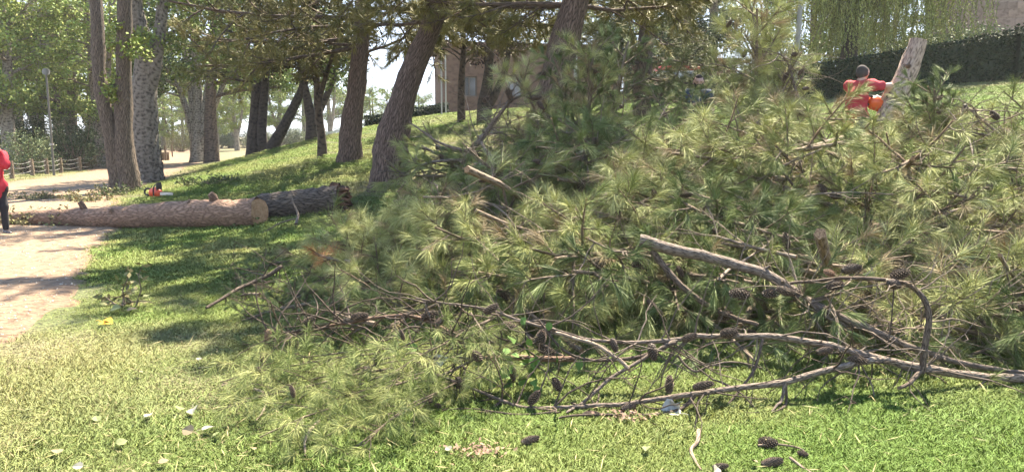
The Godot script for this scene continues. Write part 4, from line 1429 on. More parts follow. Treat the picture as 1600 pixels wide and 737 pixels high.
	# branches lying in the shade to the left of the heap and drooping at its left front
	for q in [[395, 430, .12], [440, 405, .1], [470, 455, .14], [520, 440, .2], [420, 480, .1], [545, 490, .25], [495, 500, .15], [560, 440, .25], [380, 455, .08]]:
		var p := ground_hit(q[0], q[1], q[2])
		put.call(protos[[1, 4, 7][rng.randi() % 3]], "pine_branch", "green pine branch lying low on the shaded grass left of the heap", "low branches left of the heap", p, Vector3(-.8 + rng.randfn() * .4, -.05, rng.randfn() * .6), rng.randfn() * .3, rng.randf_range(.38, .55))
	for q in [[530, 590, .12, -.9, .5], [480, 575, .12, -.9, .3], [500, 610, .08, -.8, .5], [620, 600, .1, -.6, .7], [545, 655, .05, -.6, .8], [610, 665, .05, -.5, .8], [680, 610, .1, -.3, .9], [580, 560, .2, -.6, .6], [590, 610, .15, -.8, .7], [560, 635, .08, -.7, .8], [655, 640, .08, -.5, .9], [710, 540, .3, -.4, .8], [520, 560, .15, -1.0, .2], [760, 520, .35, .3, .9]]:
		var p := ground_hit(q[0], q[1], q[2])
		put.call(wispy[rng.randi() % 3], "pine_branch", "drooping olive pine branch on the sunny grass at the left front of the heap", "drooping branches at the heap's left front", p, Vector3(q[3], -.12, q[4]), rng.randfn() * .4, rng.randf_range(.5, .72))
	for q in [[625, 385, 8.0, -.5, .2], [665, 375, 8.0, -.2, .25], [600, 410, 7.7, -.7, .05], [690, 400, 7.8, .1, .2], [640, 400, 7.8, -.4, .2], [600, 430, 7.2, -.5, .1], [680, 440, 7.0, -.2, .1]]:
		put.call(protos[[0, 5, 8][rng.randi() % 3]], "pine_branch", "bright yellow green pine branch spread at the left shoulder of the heap", "bright branches at the heap's left shoulder", at(q[0], q[1], q[2]), Vector3(q[3], q[4], .6), rng.randfn() * .4, .8)
	for k in 52:
		var px := 640.0 + 1000.0 * rng.randf()
		var bt := rng.randf_range(.1, 1.0)
		if px > 1020.0 and px < 1480.0: bt *= .6
		var p := heap_point(px, bt)
		p.y += .05
		var a := rng.randf() * TAU
		put.call(bare[k % 4], "bare_branch", "bare grey brown twiggy branch lying on the heap of pine cuttings", "bare branches on the heap", p, Vector3(cos(a), rng.randf_range(-.35, .3) * (0.0 if px > 1240.0 and px < 1480.0 else 1.0), sin(a)), rng.randf() * TAU, rng.randf_range(.6, 1.15) * (.6 if px > 1240.0 and px < 1480.0 else 1.0))
	for pr in protos + bare + wispy: pr.free()
	# dead orange needles
	var dead: Dictionary = soft.duplicate()
	dead.levels = 1
	dead.subs = [4]
	dead.tone_a = Color(.34, .16, .06)
	dead.tone_b = Color(.45, .24, .10)
	dead.nlen = .13
	var dn := pine_branch_proto(352, .4, dead, 0)
	dn.name = "dead_twig"
	add_child(dn)
	dn.position = at(520, 405, 6.9)
	dn.rotation = Vector3(.2, PI - .2, .1)
	tag(dn, "dead pine twig with orange brown needles at the heap's left shoulder", "twig")

func sticks(o: Node3D, base: Vector3, called: String, pts: Array, r0: float, r1: float, col: Color, m: Material, cut0 := false, rough := .18) -> Array:
	var world := []
	for q in pts:
		var p := at(q[0], q[1], q[2])
		p.y = maxf(p.y, terrain(p.x, -p.z) + .015)
		world.append(p - base)
	var sm := smooth_path(world, 6)
	var n := sm.size()
	for k in range(1, n - 1): sm[k] += Vector3(coarse.get_noise_3dv(sm[k] * 6.0), fine.get_noise_3dv(sm[k] * 2.0), 0) * .02
	var mb := MB.new()
	tube(mb, sm, taper(r0, r1, n), 12 if r0 > .02 else 8, col, rough, false, true, Color(.5, .36, .22), .2)
	part(o, called, mb.mesh(m))
	if r0 > .02:   # snapped side twigs
		for k in 7:
			var i := 3 + (k * 11 + int(pts[0][0])) % maxi(1, n - 6)
			var d := Vector3(sin(k * 2.1 + pts[0][1]), .5 + .5 * cos(k * 1.7), cos(k * 2.9)).normalized()
			var rr := lerpf(r0, r1, float(i) / n)
			var kb := MB.new()
			tube(kb, [sm[i], sm[i] + d * rr * 1.1, sm[i] + d * rr * (1.7 + .6 * sin(k * 3.3))], [rr * .55, rr * .36, rr * .24], 7, col * .9, .25, false, true, Color(.42, .3, .2))
			part(o, "branch_stub", kb.mesh(m))
	if cut0: part(o, "cut_face", disc(sm[0] - (sm[1] - sm[0]).normalized() * .002, (sm[0] - sm[1]).normalized(), r0 * .98, 0.0, [Color(.62, .46, .30), Color(.5, .34, .2)]).mesh(M.wood))
	return sm

func twigs_on(o: Node3D, line: Array, n: int, seed_: int, len_: float, col: Color, up := 0.0) -> void:
	rng.seed = seed_
	var wb := MB.new()
	for k in n:
		var i := 2 + rng.randi() % (line.size() - 3)
		var p: Vector3 = line[i]
		var d := (unit() * Vector3(1, .8, .7) + Vector3(0, up, .1)).normalized()
		var pts := [p]
		for j in 5:
			d = (d + unit() * .35).normalized()
			pts.append(pts[j] + d * len_ * rng.randf_range(.1, .25))
		tube(wb, pts, taper(rng.randf_range(.003, .008), .002, 6), 4, col * rng.randf_range(.8, 1.2))
		if k % 3 == 0:
			var e := [pts[3]]
			for j in 3: e.append(e[j] + unit() * len_ * .13)
			tube(wb, e, taper(.004, .002, 4), 3, col)
	part(o, "twigs", wb.mesh(M.bark_branch), true)

func cones_at(o: Node3D, base: Vector3, list: Array) -> void:
	for q in list:   # px, py, distance, direction x, y, length
		var dir := Vector3(q[3], q[4], .3 * rng.randfn()).normalized()
		add_cone(o, at(q[0], q[1], q[2]) - base - dir * q[5] * .5, dir, q[5], q[6] if q.size() > 6 else -1)

func build_front_branches() -> void:
	var wood := Color(.235, .195, .16)
	var dark := Color(.15, .115, .09)
	var pale := Color(.40, .335, .265)
	var m: Material = M.bark_branch
	# the thick limb with a sawn end
	var b := on_ground(1200, 5.3)
	var o := thing("sawn_branch", "thick grey brown pine limb with a pale sawn end lying over the heap", "branch", b)
	sticks(o, b, "limb", [[1000, 376, 5.7], [1040, 388, 5.65], [1110, 402, 5.55], [1190, 425, 5.4], [1232, 450, 5.3], [1270, 476, 5.2], [1345, 509, 5.05], [1430, 544, 4.9], [1520, 570, 4.85], [1620, 594, 4.8]], .05, .014, wood, m, true)
	sticks(o, b, "side_limb", [[1018, 392, 5.68], [1050, 430, 5.6], [1095, 470, 5.5], [1140, 494, 5.4], [1185, 508, 5.3]], .028, .014, dark, m)
	var l := sticks(o, b, "side_limb", [[1240, 452, 5.25], [1300, 500, 5.1], [1400, 520, 5.1], [1480, 490, 5.2], [1560, 475, 5.3]], .012, .006, wood, m)
	twigs_on(o, l, 90, 401, .7, pale)
	rng.seed = 402
	cones_at(o, b, [[1155, 459, 5.3, -.9, .1, .15], [1205, 458, 5.3, -1, .0, .16], [1250, 468, 5.2, .7, -.4, .13], [1240, 462, 5.2, -.6, -.6, .12]])
	# the forked long branch in front
	b = on_ground(1200, 4.6)
	o = thing("forked_branch", "long forked pine branch with dark cones lying low across the front grass", "branch", b)
	var a1 := sticks(o, b, "limb", [[1630, 598, 4.7], [1500, 585, 4.62], [1400, 566, 4.6], [1330, 550, 4.6], [1290, 540, 4.6], [1200, 527, 4.6], [1095, 524, 4.62], [1060, 532, 4.65], [960, 534, 4.7], [880, 523, 4.72], [790, 492, 4.8], [700, 472, 4.9], [650, 466, 4.95]], .029, .005, wood, m)
	var a2 := sticks(o, b, "side_limb", [[1385, 562, 4.6], [1330, 569, 4.5], [1230, 595, 4.4], [1110, 612, 4.32], [1040, 622, 4.3], [950, 633, 4.28], [830, 640, 4.3], [775, 620, 4.38], [700, 590, 4.5], [640, 575, 4.6]], .023, .005, wood, m)
	sticks(o, b, "side_limb", [[1058, 533, 4.64], [1010, 556, 4.6], [950, 592, 4.48], [915, 625, 4.38], [892, 665, 4.25], [885, 690, 4.2]], .014, .007, wood, m)
	sticks(o, b, "side_limb", [[1056, 536, 4.62], [1000, 556, 4.62], [930, 562, 4.62], [885, 550, 4.66], [855, 522, 4.72], [840, 500, 4.75]], .014, .006, dark, m)
	sticks(o, b, "broken_stub", [[868, 520, 4.6], [925, 536, 4.55], [962, 557, 4.5], [983, 577, 4.46]], .011, .013, pale, m)
	sticks(o, b, "side_limb", [[1088, 614, 4.32], [1066, 640, 4.26], [1035, 662, 4.2], [985, 675, 4.17], [920, 682, 4.16], [872, 698, 4.12]], .013, .006, dark, m)
	sticks(o, b, "side_limb", [[1228, 596, 4.38], [1224, 625, 4.33], [1214, 655, 4.28], [1205, 688, 4.2]], .011, .005, wood, m)
	sticks(o, b, "side_limb", [[1230, 597, 4.38], [1231, 632, 4.34], [1222, 668, 4.24], [1208, 684, 4.2]], .008, .004, dark, m)
	sticks(o, b, "side_limb", [[1192, 530, 4.58], [1180, 575, 4.5], [1158, 608, 4.42], [1136, 640, 4.34], [1126, 660, 4.28]], .009, .006, dark, m)
	sticks(o, b, "side_limb", [[1060, 556, 4.7], [1085, 580, 4.66], [1110, 572, 4.66], [1150, 566, 4.7], [1190, 575, 4.7]], .009, .005, wood, m)
	sticks(o, b, "side_limb", [[1440, 580, 4.58], [1425, 595, 4.5], [1405, 606, 4.44]], .016, .01, dark, m)
	sticks(o, b, "side_limb", [[830, 640, 4.3], [870, 655, 4.22], [800, 668, 4.2], [740, 650, 4.28], [690, 660, 4.24]], .009, .004, dark, m)
	twigs_on(o, a1, 70, 411, .6, wood, -.1)
	twigs_on(o, a2, 64, 412, .55, dark, -.1)
	rng.seed = 413
	cones_at(o, b, [[1046, 600, 4.3, .1, 1, .11], [1100, 602, 4.28, .9, .3, .125], [1020, 550, 4.58, .2, -1, .11], [1078, 527, 4.58, .8, .3, .1], [1120, 668, 4.2, -.8, -.3, .115], [835, 621, 4.28, .5, .8, .12], [845, 528, 4.66, .3, 1, .12], [855, 548, 4.66, .8, -.2, .12], [798, 514, 4.72, .8, -.5, .13], [768, 482, 4.75, .5, .3, .11], [925, 648, 4.2, 1, -.1, .12], [905, 690, 4.1, .8, .1, .1], [1290, 548, 4.55, 1, .1, .12], [765, 655, 4.24, -.2, 1, .12], [690, 500, 4.8, .6, .5, .1], [745, 556, 4.5, -.4, .7, .1], [1208, 690, 4.15, .4, -.6, .09], [960, 540, 4.66, .3, -.9, .1], [1140, 520, 4.56, .9, .2, .11], [1340, 562, 4.5, -.9, .1, .12], [720, 600, 4.42, .4, -.8, .1], [690, 640, 4.3, -.6, .3, .11], [1000, 668, 4.16, .7, -.3, .09], [800, 580, 4.5, .2, -.9, .12], [870, 600, 4.45, -.4, .8, .11]])
	# the hooked branch
	b = on_ground(1440, 4.7)
	o = thing("hooked_branch", "dark branch bent like a hook with cones at its raised bend", "branch", b)
	l = sticks(o, b, "limb", [[1440, 582, 4.58], [1446, 535, 4.6], [1451, 500, 4.62], [1444, 470, 4.65], [1425, 450, 4.7], [1402, 440, 4.75], [1340, 434, 4.85], [1290, 437, 4.95], [1235, 443, 5.05]], .02, .011, dark, m)
	sticks(o, b, "side_limb", [[1395, 438, 4.76], [1393, 480, 4.72], [1390, 520, 4.7], [1388, 552, 4.66]], .005, .004, dark, m)
	twigs_on(o, l, 14, 421, .35, pale, .2)
	rng.seed = 422
	cones_at(o, b, [[1408, 428, 4.7, .8, .45, .125], [1398, 444, 4.68, .9, -.3, .11], [1332, 420, 4.8, 1, .15, .135], [1305, 446, 4.85, -1, -.1, .13], [1228, 455, 5.0, -.9, .2, .13], [1296, 426, 4.9, -.8, .3, .08, 3]])
	# the arching branch at the left front
	b = on_ground(620, 5.0)
	o = thing("arching_branch", "slender arching branch with cones reaching left over the grass", "branch", b)
	l = sticks(o, b, "limb", [[905, 560, 4.75], [830, 558, 4.8], [745, 558, 4.85], [715, 532, 4.9], [680, 508, 4.95], [635, 494, 5.0], [580, 496, 5.0], [530, 506, 5.0], [470, 521, 5.0], [412, 516, 5.0]], .02, .006, Color(.24, .16, .11), m)
	sticks(o, b, "side_limb", [[700, 522, 4.92], [640, 512, 4.8], [600, 530, 4.7], [560, 520, 4.65]], .008, .004, dark, m)
	sticks(o, b, "side_limb", [[760, 560, 4.84], [690, 558, 4.7], [640, 552, 4.6], [590, 566, 4.55], [575, 590, 4.5]], .01, .004, wood, m)
	sticks(o, b, "side_limb", [[740, 560, 4.82], [690, 585, 4.6], [640, 600, 4.5], [600, 590, 4.45], [560, 600, 4.4]], .01, .004, wood, m)
	twigs_on(o, l, 90, 431, .6, dark)
	rng.seed = 432
	cones_at(o, b, [[482, 502, 4.98, .8, .5, .115], [562, 494, 4.98, 1, .1, .12], [418, 523, 4.98, -.3, -1, .08, 3], [450, 530, 4.96, .2, -1, .09], [672, 492, 4.96, .9, .2, .12], [590, 560, 4.5, .2, 1, .11], [572, 585, 4.48, -.2, -1, .1], [652, 572, 4.55, -.4, .7, .12], [676, 600, 4.5, .1, -.9, .12], [740, 520, 4.85, .7, -.4, .12], [618, 585, 4.45, .9, .1, .1]])
	# limbs on the right of the heap
	b = on_ground(1540, 6.6)
	o = thing("grey_branch", "smooth pale grey limb with a forked tip at the right side of the heap", "branch", b)
	l = sticks(o, b, "limb", [[1640, 320, 6.6], [1570, 324, 6.6], [1530, 327, 6.6], [1480, 336, 6.65], [1435, 352, 6.7]], .035, .008, pale, m)
	sticks(o, b, "side_limb", [[1560, 323, 6.6], [1520, 312, 6.65], [1470, 300, 6.7], [1400, 298, 6.8]], .014, .005, wood, m)
	sticks(o, b, "side_limb", [[1500, 332, 6.62], [1470, 350, 6.6], [1440, 372, 6.6]], .009, .004, pale, m)
	twigs_on(o, l, 24, 441, .8, wood)
	b = on_ground(1560, 5.9)
	o = thing("grey_branch", "grey limb slanting down out of the heap above the hooked branch", "branch", b)
	l = sticks(o, b, "limb", [[1640, 498, 5.6], [1580, 475, 5.65], [1545, 460, 5.7], [1520, 445, 5.75], [1500, 420, 5.85], [1470, 395, 5.95]], .03, .008, wood, m)
	sticks(o, b, "side_limb", [[1640, 462, 5.6], [1580, 446, 5.7], [1530, 425, 5.8], [1480, 398, 5.9]], .013, .006, pale, m)
	twigs_on(o, l, 20, 442, .6, wood)
	rng.seed = 443
	cones_at(o, b, [[1518, 446, 5.6, -.2, -1, .12]])
	b = on_ground(1560, 8.0)
	o = thing("grey_branch", "thin grey crossing limbs at the far right of the heap", "branch", b)
	l = sticks(o, b, "limb", [[1640, 252, 7.8], [1590, 228, 7.8], [1550, 200, 7.9], [1515, 170, 8.0]], .022, .008, wood, m)
	sticks(o, b, "side_limb", [[1640, 236, 7.7], [1570, 218, 7.8], [1505, 205, 7.9]], .02, .008, dark, m)
	sticks(o, b, "side_limb", [[1590, 330, 7.5], [1580, 270, 7.7], [1570, 225, 7.8]], .012, .006, dark, m)
	twigs_on(o, l, 24, 444, .9, wood)
	rng.seed = 445
	cones_at(o, b, [[1585, 247, 7.6, 1, 0, .14], [1555, 180, 7.9, -.5, .6, .12]])
	# half-buried sawn stubs
	b = on_ground(1380, 8.0)
	o = thing("sawn_branch", "dark half buried limb with a round pale cut end deep in the heap", "branch", b)
	sticks(o, b, "limb", [[1322, 274, 7.6], [1360, 282, 7.65], [1440, 284, 7.8], [1500, 278, 8.0]], .055, .045, dark, m, true)
	b = on_ground(790, 6.9)
	o = thing("sawn_branch", "short pale broken limb poking from the middle of the heap", "branch", b)
	sticks(o, b, "limb", [[832, 394, 6.7], [800, 400, 6.75], [765, 412, 6.85], [720, 430, 7.0]], .042, .04, pale, m, true)
	b = on_ground(740, 9.0)
	o = thing("dead_branch", "dark dead limb rising at the left top of the heap with cones", "branch", b)
	l = sticks(o, b, "limb", [[722, 255, 8.9], [745, 225, 8.9], [768, 195, 9.0], [790, 165, 9.0], [800, 140, 9.0]], .04, .012, Color(.2, .16, .12), m)
	sticks(o, b, "side_limb", [[752, 222, 8.85], [765, 250, 8.7], [776, 280, 8.6], [781, 315, 8.5]], .02, .008, wood, m)
	sticks(o, b, "side_limb", [[735, 238, 8.9], [690, 225, 9.0], [660, 205, 9.1], [640, 190, 9.2]], .018, .006, wood, m)
	sticks(o, b, "side_limb", [[725, 250, 8.9], [690, 252, 8.9], [655, 262, 8.8], [620, 300, 8.7]], .02, .009, wood, m)
	sticks(o, b, "side_limb", [[790, 165, 9.0], [815, 148, 9.0], [835, 158, 9.0]], .012, .006, dark, m)
	twigs_on(o, l, 30, 451, 1.0, wood)
	rng.seed = 452
	cones_at(o, b, [[795, 146, 8.95, -.3, .8, .16], [838, 152, 8.95, 1, .1, .15], [760, 155, 8.95, .8, .5, .12], [845, 165, 8.95, .6, -.7, .12]])
	b = on_ground(660, 8.0)
	o = thing("dead_branch", "pale dead forked twig standing up at the left shoulder of the heap", "branch", b)
	l = sticks(o, b, "limb", [[664, 360, 7.6], [662, 335, 7.6], [668, 318, 7.6], [685, 305, 7.6], [678, 285, 7.6]], .013, .004, pale, m)
	sticks(o, b, "side_limb", [[662, 335, 7.6], [645, 325, 7.6], [630, 312, 7.6]], .008, .003, pale, m)
	twigs_on(o, l, 14, 455, .45, pale)
	rng.seed = 456
	cones_at(o, b, [[638, 341, 7.5, 1, -.15, .11, 3], [652, 350, 7.5, 1, -.1, .11, 3], [712, 408, 6.9, -.6, .5, .11, 3]])
	# top of the heap by the lamp pole: dead twigs with cones
	b = on_ground(1235, 9.6)
	o = thing("dead_branch", "grey twiggy dead branch standing before the lamp pole", "branch", b)
	l = sticks(o, b, "limb", [[1252, 165, 9.4], [1243, 140, 9.4], [1238, 115, 9.4], [1228, 92, 9.4], [1215, 80, 9.4]], .022, .006, wood, m)
	sticks(o, b, "side_limb", [[1243, 140, 9.4], [1255, 120, 9.4], [1258, 108, 9.4]], .01, .005, wood, m)
	twigs_on(o, l, 34, 461, .8, wood)
	rng.seed = 462
	cones_at(o, b, [[1242, 85, 9.35, 1, .2, .1], [1260, 138, 9.35, 1, .1, .1], [1228, 120, 9.35, -.5, -.8, .12], [1252, 112, 9.35, .6, .8, .1], [1220, 145, 9.35, -.8, .2, .12]])
	# dark branch lying on the shaded grass
	b = on_ground(400, 7.6)
	o = thing("fallen_branch", "dark bent stick lying on the shaded grass before the logs", "branch", b)
	l = sticks(o, b, "limb", [[322, 482, 6.9], [352, 462, 7.1], [395, 440, 7.4], [424, 428, 7.5], [440, 418, 7.5]], .014, .022, dark, m)
	twigs_on(o, l, 16, 471, .6, dark)
	b = on_ground(505, 12.0)
	o = thing("fallen_branch", "thin bare forked twig leaning against the dark torn log", "branch", b)
	l = sticks(o, b, "limb", [[462, 350, 11.9], [466, 335, 12.1], [458, 318, 12.2], [455, 300, 12.3]], .025, .008, wood, m)
	sticks(o, b, "side_limb", [[464, 342, 12.0], [440, 348, 11.9], [420, 358, 11.8], [405, 368, 11.7]], .012, .006, wood, m)

# ------------------------------------------------------------------ people
# a field of joined capsules [a, b, ra, rb] meshed as surface nets
func sdf(mb: MB, prims: Array, cell: float, k: float, col: Color) -> void:
	var lo := Vector3.ONE * 1e9
	var hi := -lo
	for p in prims:
		var r: float = maxf(p[2], p[3]) + k + cell * 2
		for q in [p[0], p[1]]:
			lo = lo.min(q - Vector3.ONE * r)
			hi = hi.max(q + Vector3.ONE * r)
	var nx := int((hi.x - lo.x) / cell) + 2
	var ny := int((hi.y - lo.y) / cell) + 2
	var nz := int((hi.z - lo.z) / cell) + 2
	var f := PackedFloat32Array()
	f.resize(nx * ny * nz)
	f.fill(1.0)
	for p in prims:
		var a: Vector3 = p[0]
		var b: Vector3 = p[1]
		var ra: float = p[2]
		var rb: float = p[3]
		var ab := b - a
		var l2 := maxf(ab.length_squared(), 1e-9)
		var m := maxf(ra, rb) + k + cell * 1.5
		var i0 := ((a.min(b) - Vector3.ONE * m - lo) / cell).floor().max(Vector3.ZERO)
		var i1 := ((a.max(b) + Vector3.ONE * m - lo) / cell).ceil().min(Vector3(nx - 1, ny - 1, nz - 1))
		for z in range(int(i0.z), int(i1.z) + 1):
			for y in range(int(i0.y), int(i1.y) + 1):
				var row := (z * ny + y) * nx
				for x in range(int(i0.x), int(i1.x) + 1):
					var q := lo + Vector3(x, y, z) * cell
					var t := clampf((q - a).dot(ab) / l2, 0, 1)
					var d := q.distance_to(a + ab * t) - lerpf(ra, rb, t)
					var old := f[row + x]
					var h := maxf(k - absf(d - old), 0.0) / k
					f[row + x] = minf(d, old) - h * h * k * .25
	var id := {}
	var dx := [0, 1, 0, 1, 0, 1, 0, 1]
	var dy := [0, 0, 1, 1, 0, 0, 1, 1]
	var dz := [0, 0, 0, 0, 1, 1, 1, 1]
	var edges := [[0, 1], [2, 3], [4, 5], [6, 7], [0, 2], [1, 3], [4, 6], [5, 7], [0, 4], [1, 5], [2, 6], [3, 7]]
	for z in nz - 1:
		for y in ny - 1:
			for x in nx - 1:
				var o := (z * ny + y) * nx + x
				var s := f[o]
				if s > cell * 2.5: continue
				var v8 := [s, f[o + 1], f[o + nx], f[o + nx + 1], f[o + nx * ny], f[o + nx * ny + 1], f[o + nx * ny + nx], f[o + nx * ny + nx + 1]]
				var neg := 0
				for q in v8:
					if q < 0.0: neg += 1
				if neg == 0 or neg == 8: continue
				var c := Vector3.ZERO
				var m := 0
				for e in edges:
					var va: float = v8[e[0]]
					var vb: float = v8[e[1]]
					if (va < 0.0) == (vb < 0.0): continue
					var t := va / (va - vb)
					c += Vector3(lerpf(dx[e[0]], dx[e[1]], t), lerpf(dy[e[0]], dy[e[1]], t), lerpf(dz[e[0]], dz[e[1]], t))
					m += 1
				c /= m
				id[o] = mb.v.size()
				mb.v.append(lo + (Vector3(x, y, z) + c) * cell)
				mb.n.append(Vector3(v8[1] + v8[3] + v8[5] + v8[7] - v8[0] - v8[2] - v8[4] - v8[6], v8[2] + v8[3] + v8[6] + v8[7] - v8[0] - v8[1] - v8[4] - v8[5], v8[4] + v8[5] + v8[6] + v8[7] - v8[0] - v8[1] - v8[2] - v8[3]).normalized())
				mb.c.append(col)
				mb.uv.append(Vector2.ZERO)
	for z in range(1, nz - 1):
		for y in range(1, ny - 1):
			for x in range(1, nx - 1):
				var o := (z * ny + y) * nx + x
				var s := f[o] < 0.0
				if s != (f[o + 1] < 0.0): net_quad(mb, id, o, nx, nx * ny, s)
				if s != (f[o + nx] < 0.0): net_quad(mb, id, o, nx * ny, 1, s)
				if s != (f[o + nx * ny] < 0.0): net_quad(mb, id, o, 1, nx, s)

func net_quad(mb: MB, id: Dictionary, o: int, u: int, w: int, inside: bool) -> void:
	if not (id.has(o) and id.has(o - u) and id.has(o - w) and id.has(o - u - w)): return
	var a: int = id[o - u - w]
	var b: int = id[o - w]
	var c: int = id[o]
	var d: int = id[o - u]
	if inside:
		mb.ix.append(a); mb.ix.append(c); mb.ix.append(b); mb.ix.append(a); mb.ix.append(d); mb.ix.append(c)
	else:
		mb.ix.append(a); mb.ix.append(b); mb.ix.append(c); mb.ix.append(a); mb.ix.append(c); mb.ix.append(d)

func hand(mb: MB, wrist: Vector3, dir: Vector3, back: Vector3, curl: float, thumb_side: float, col: Color) -> void:
	var d := dir.normalized()
	var b := (back - d * back.dot(d)).normalized()
	var s := d.cross(b) * thumb_side
	var pr := [[wrist - d * .03, wrist + d * .02, .026, .027], [wrist + d * .03 + s * .018, wrist + d * .085 + s * .024, .02, .018], [wrist + d * .03 - s * .016, wrist + d * .08 - s * .026, .02, .016]]
	var lens := [.072, .08, .075, .06]
	for k in 4:
		var p := wrist + d * (.095 - absf(k - 1) * .006) + s * (.03 - k * .021)
		var q: Vector3 = p + (d * cos(curl) - b * sin(curl)) * lens[k] * .55
		var e: Vector3 = q + (d * cos(curl * 2.1) - b * sin(curl * 2.1)) * lens[k] * .5
		pr.append([p - d * .015, q, .0105, .0095])
		pr.append([q, e, .0095, .008])
	var t := wrist + d * .03 + s * .03
	var u := t + (d * .6 + s * .7 - b * .3).normalized() * .045
	pr.append([t, u, .014, .012])
	pr.append([u, u + (d * .9 + s * .1 - b * .5).normalized() * .035, .011, .009])
	sdf(mb, pr, .006, .008, col)

# j: joints in local metres; look: colours and flags
func person(label: String, base: Vector3, j: Dictionary, look: Dictionary) -> Node3D:
	var o := thing("person", label, "person", base)
	var skin: Color = look.skin
	var mb := MB.new()
	var bones := [[j.pelvis + Vector3(0, -.02, 0), j.chest, .135, .14], [j.hip_l, j.hip_r, .11, .11], [j.chest, j.neck + Vector3(0, -.06, 0), .14, .08], [j.sh_l, j.sh_r, .065, .065], [j.neck + Vector3(0, -.08, 0), j.head + Vector3(0, -.05, 0) , .056, .052]]
	for s in ["l", "r"]:
		bones.append([j["sh_" + s], j["el_" + s], .052, .042])
		bones.append([j["el_" + s], j["wr_" + s], .042, .028])
		bones.append([j["hip_" + s], j["kn_" + s], .082, .056])
		bones.append([j["kn_" + s], j["an_" + s], .055, .038])
	sdf(mb, bones, .02, .05, skin)
	var f: Vector3 = j.face.normalized()
	var up := (Vector3.UP - f * f.y).normalized()
	var rt := f.cross(up)
	var h: Vector3 = j.head
	var at_head := func(x: float, y: float, z: float) -> Vector3: return h + rt * x + up * y + f * z
	var hp := [[at_head.call(0, .035, -.02), at_head.call(0, .03, .015), .086, .082], [at_head.call(0, -.02, .03), at_head.call(0, -.075, .045), .06, .042], [at_head.call(0, -.08, -.03), at_head.call(0, -.13, -.045), .055, .056],
		[at_head.call(0, .02, .098), at_head.call(0, -.02, .116), .009, .014], [at_head.call(-.03, .025, .088), at_head.call(.03, .025, .088), .014, .014],
		[at_head.call(-.088, .015, -.005), at_head.call(-.092, -.025, -.008), .013, .01], [at_head.call(.088, .015, -.005), at_head.call(.092, -.025, -.008), .013, .01], [at_head.call(-.018, -.052, .09), at_head.call(.018, -.052, .09), .009, .009]]
	sdf(mb, hp, .0085, .022, skin)
	for s in ["l", "r"]:
		var d: Vector3 = j.get("hd_" + s, (j["wr_" + s] - j["el_" + s]).normalized())
		hand(mb, j["wr_" + s], d, j.get("hb_" + s, Vector3(0, 1, .2)), look.get("curl", .7), 1.0 if s == "l" else -1.0, skin)
	part(o, "body", mb.mesh(M.skin))
	var eb := MB.new()
	for x in [-.032, .032]: sdf(eb, [[at_head.call(x - .006, .008, .088), at_head.call(x + .006, .008, .088), .009, .009]], .005, .004, Color(.02, .015, .012))
	part(o, "eyes", eb.mesh(M.gloss))
	# hair
	var hb := MB.new()
	sdf(hb, look.hair_prims.call(at_head), .009, .02, look.hair)
	part(o, "hair", hb.mesh(M.cloth))
	if look.has("beard"):
		var bb := MB.new()
		sdf(bb, [[at_head.call(-.06, -.02, .03), at_head.call(-.035, -.08, .06), .024, .03], [at_head.call(.06, -.02, .03), at_head.call(.035, -.08, .06), .024, .03], [at_head.call(-.03, -.088, .066), at_head.call(.03, -.088, .066), .034, .034], [at_head.call(-.03, -.034, .094), at_head.call(.03, -.034, .094), .011, .011]], .009, .02, look.beard)
		part(o, "beard", bb.mesh(M.cloth))
	# shirt
	var sb := MB.new()
	var sp := [[j.pelvis + Vector3(0, -.03, 0), j.chest, .155, .165], [j.chest, j.neck + Vector3(0, -.09, 0), .16, .085], [j.sh_l, j.sh_r, .085, .085], [j.hip_l + Vector3(0, .04, 0), j.hip_r + Vector3(0, .04, 0), .125, .125]]
	for s in ["l", "r"]:
		if look.sleeves > 1.0:
			sp.append([j["sh_" + s], j["el_" + s], .078, .06])
			sp.append([j["el_" + s], j["el_" + s].lerp(j["wr_" + s], .9), .06, .045])
		else: sp.append([j["sh_" + s], j["sh_" + s].lerp(j["el_" + s], look.sleeves), .084, .076])
	if look.get("long_hem", false): sp.append([j.pelvis + Vector3(0, -.02, 0), j.pelvis + Vector3(0, -.16, 0), .13, .12])
	sdf(sb, sp, .017, .045, look.shirt)
	for k in sb.v.size():   # folds
		var q := sb.v[k]
		var w := coarse.get_noise_3d(q.x * 16.0, q.y * 9.0, q.z * 16.0)
		sb.v[k] = q + sb.n[k] * w * .03
		sb.n[k] = (sb.n[k] + Vector3(coarse.get_noise_3d(q.x * 22.0, q.y * 12.0, q.z * 22.0), coarse.get_noise_3d(q.x * 20.0, q.y * 14.0 + 9.0, q.z * 20.0), 0) * .6).normalized()
	part(o, "shirt", sb.mesh(M.cloth))
	var tb := MB.new()
	var tp := [[j.hip_l, j.hip_r, .125, .125]]
	for s in ["l", "r"]:
		tp.append([j["hip_" + s], j["kn_" + s], .1 * look.get("slim", 1.0), .075 * look.get("slim", 1.0)])
		tp.append([j["kn_" + s], j["an_" + s] + Vector3(0, .03, 0), .072 * look.get("slim", 1.0), .058 * look.get("slim", 1.0)])
	sdf(tb, tp, .02, .05, look.trousers)
	part(o, "trousers", tb.mesh(M.cloth))
	for s in ["l", "r"]:
		var fb := MB.new()
		var a: Vector3 = j["an_" + s]
		var toe: Vector3 = j.get("toe", Vector3(0, 0, 1))
		sdf(fb, [[a + Vector3(0, -.03, 0) - toe * .03, a + toe * .08 + Vector3(0, -.045, 0), .042, .036], [a + toe * .08 + Vector3(0, -.045, 0), a + toe * .16 + Vector3(0, -.052, 0), .038, .03]], .014, .02, look.shoes)
		part(o, "shoe", fb.mesh(M.gloss))
	return o

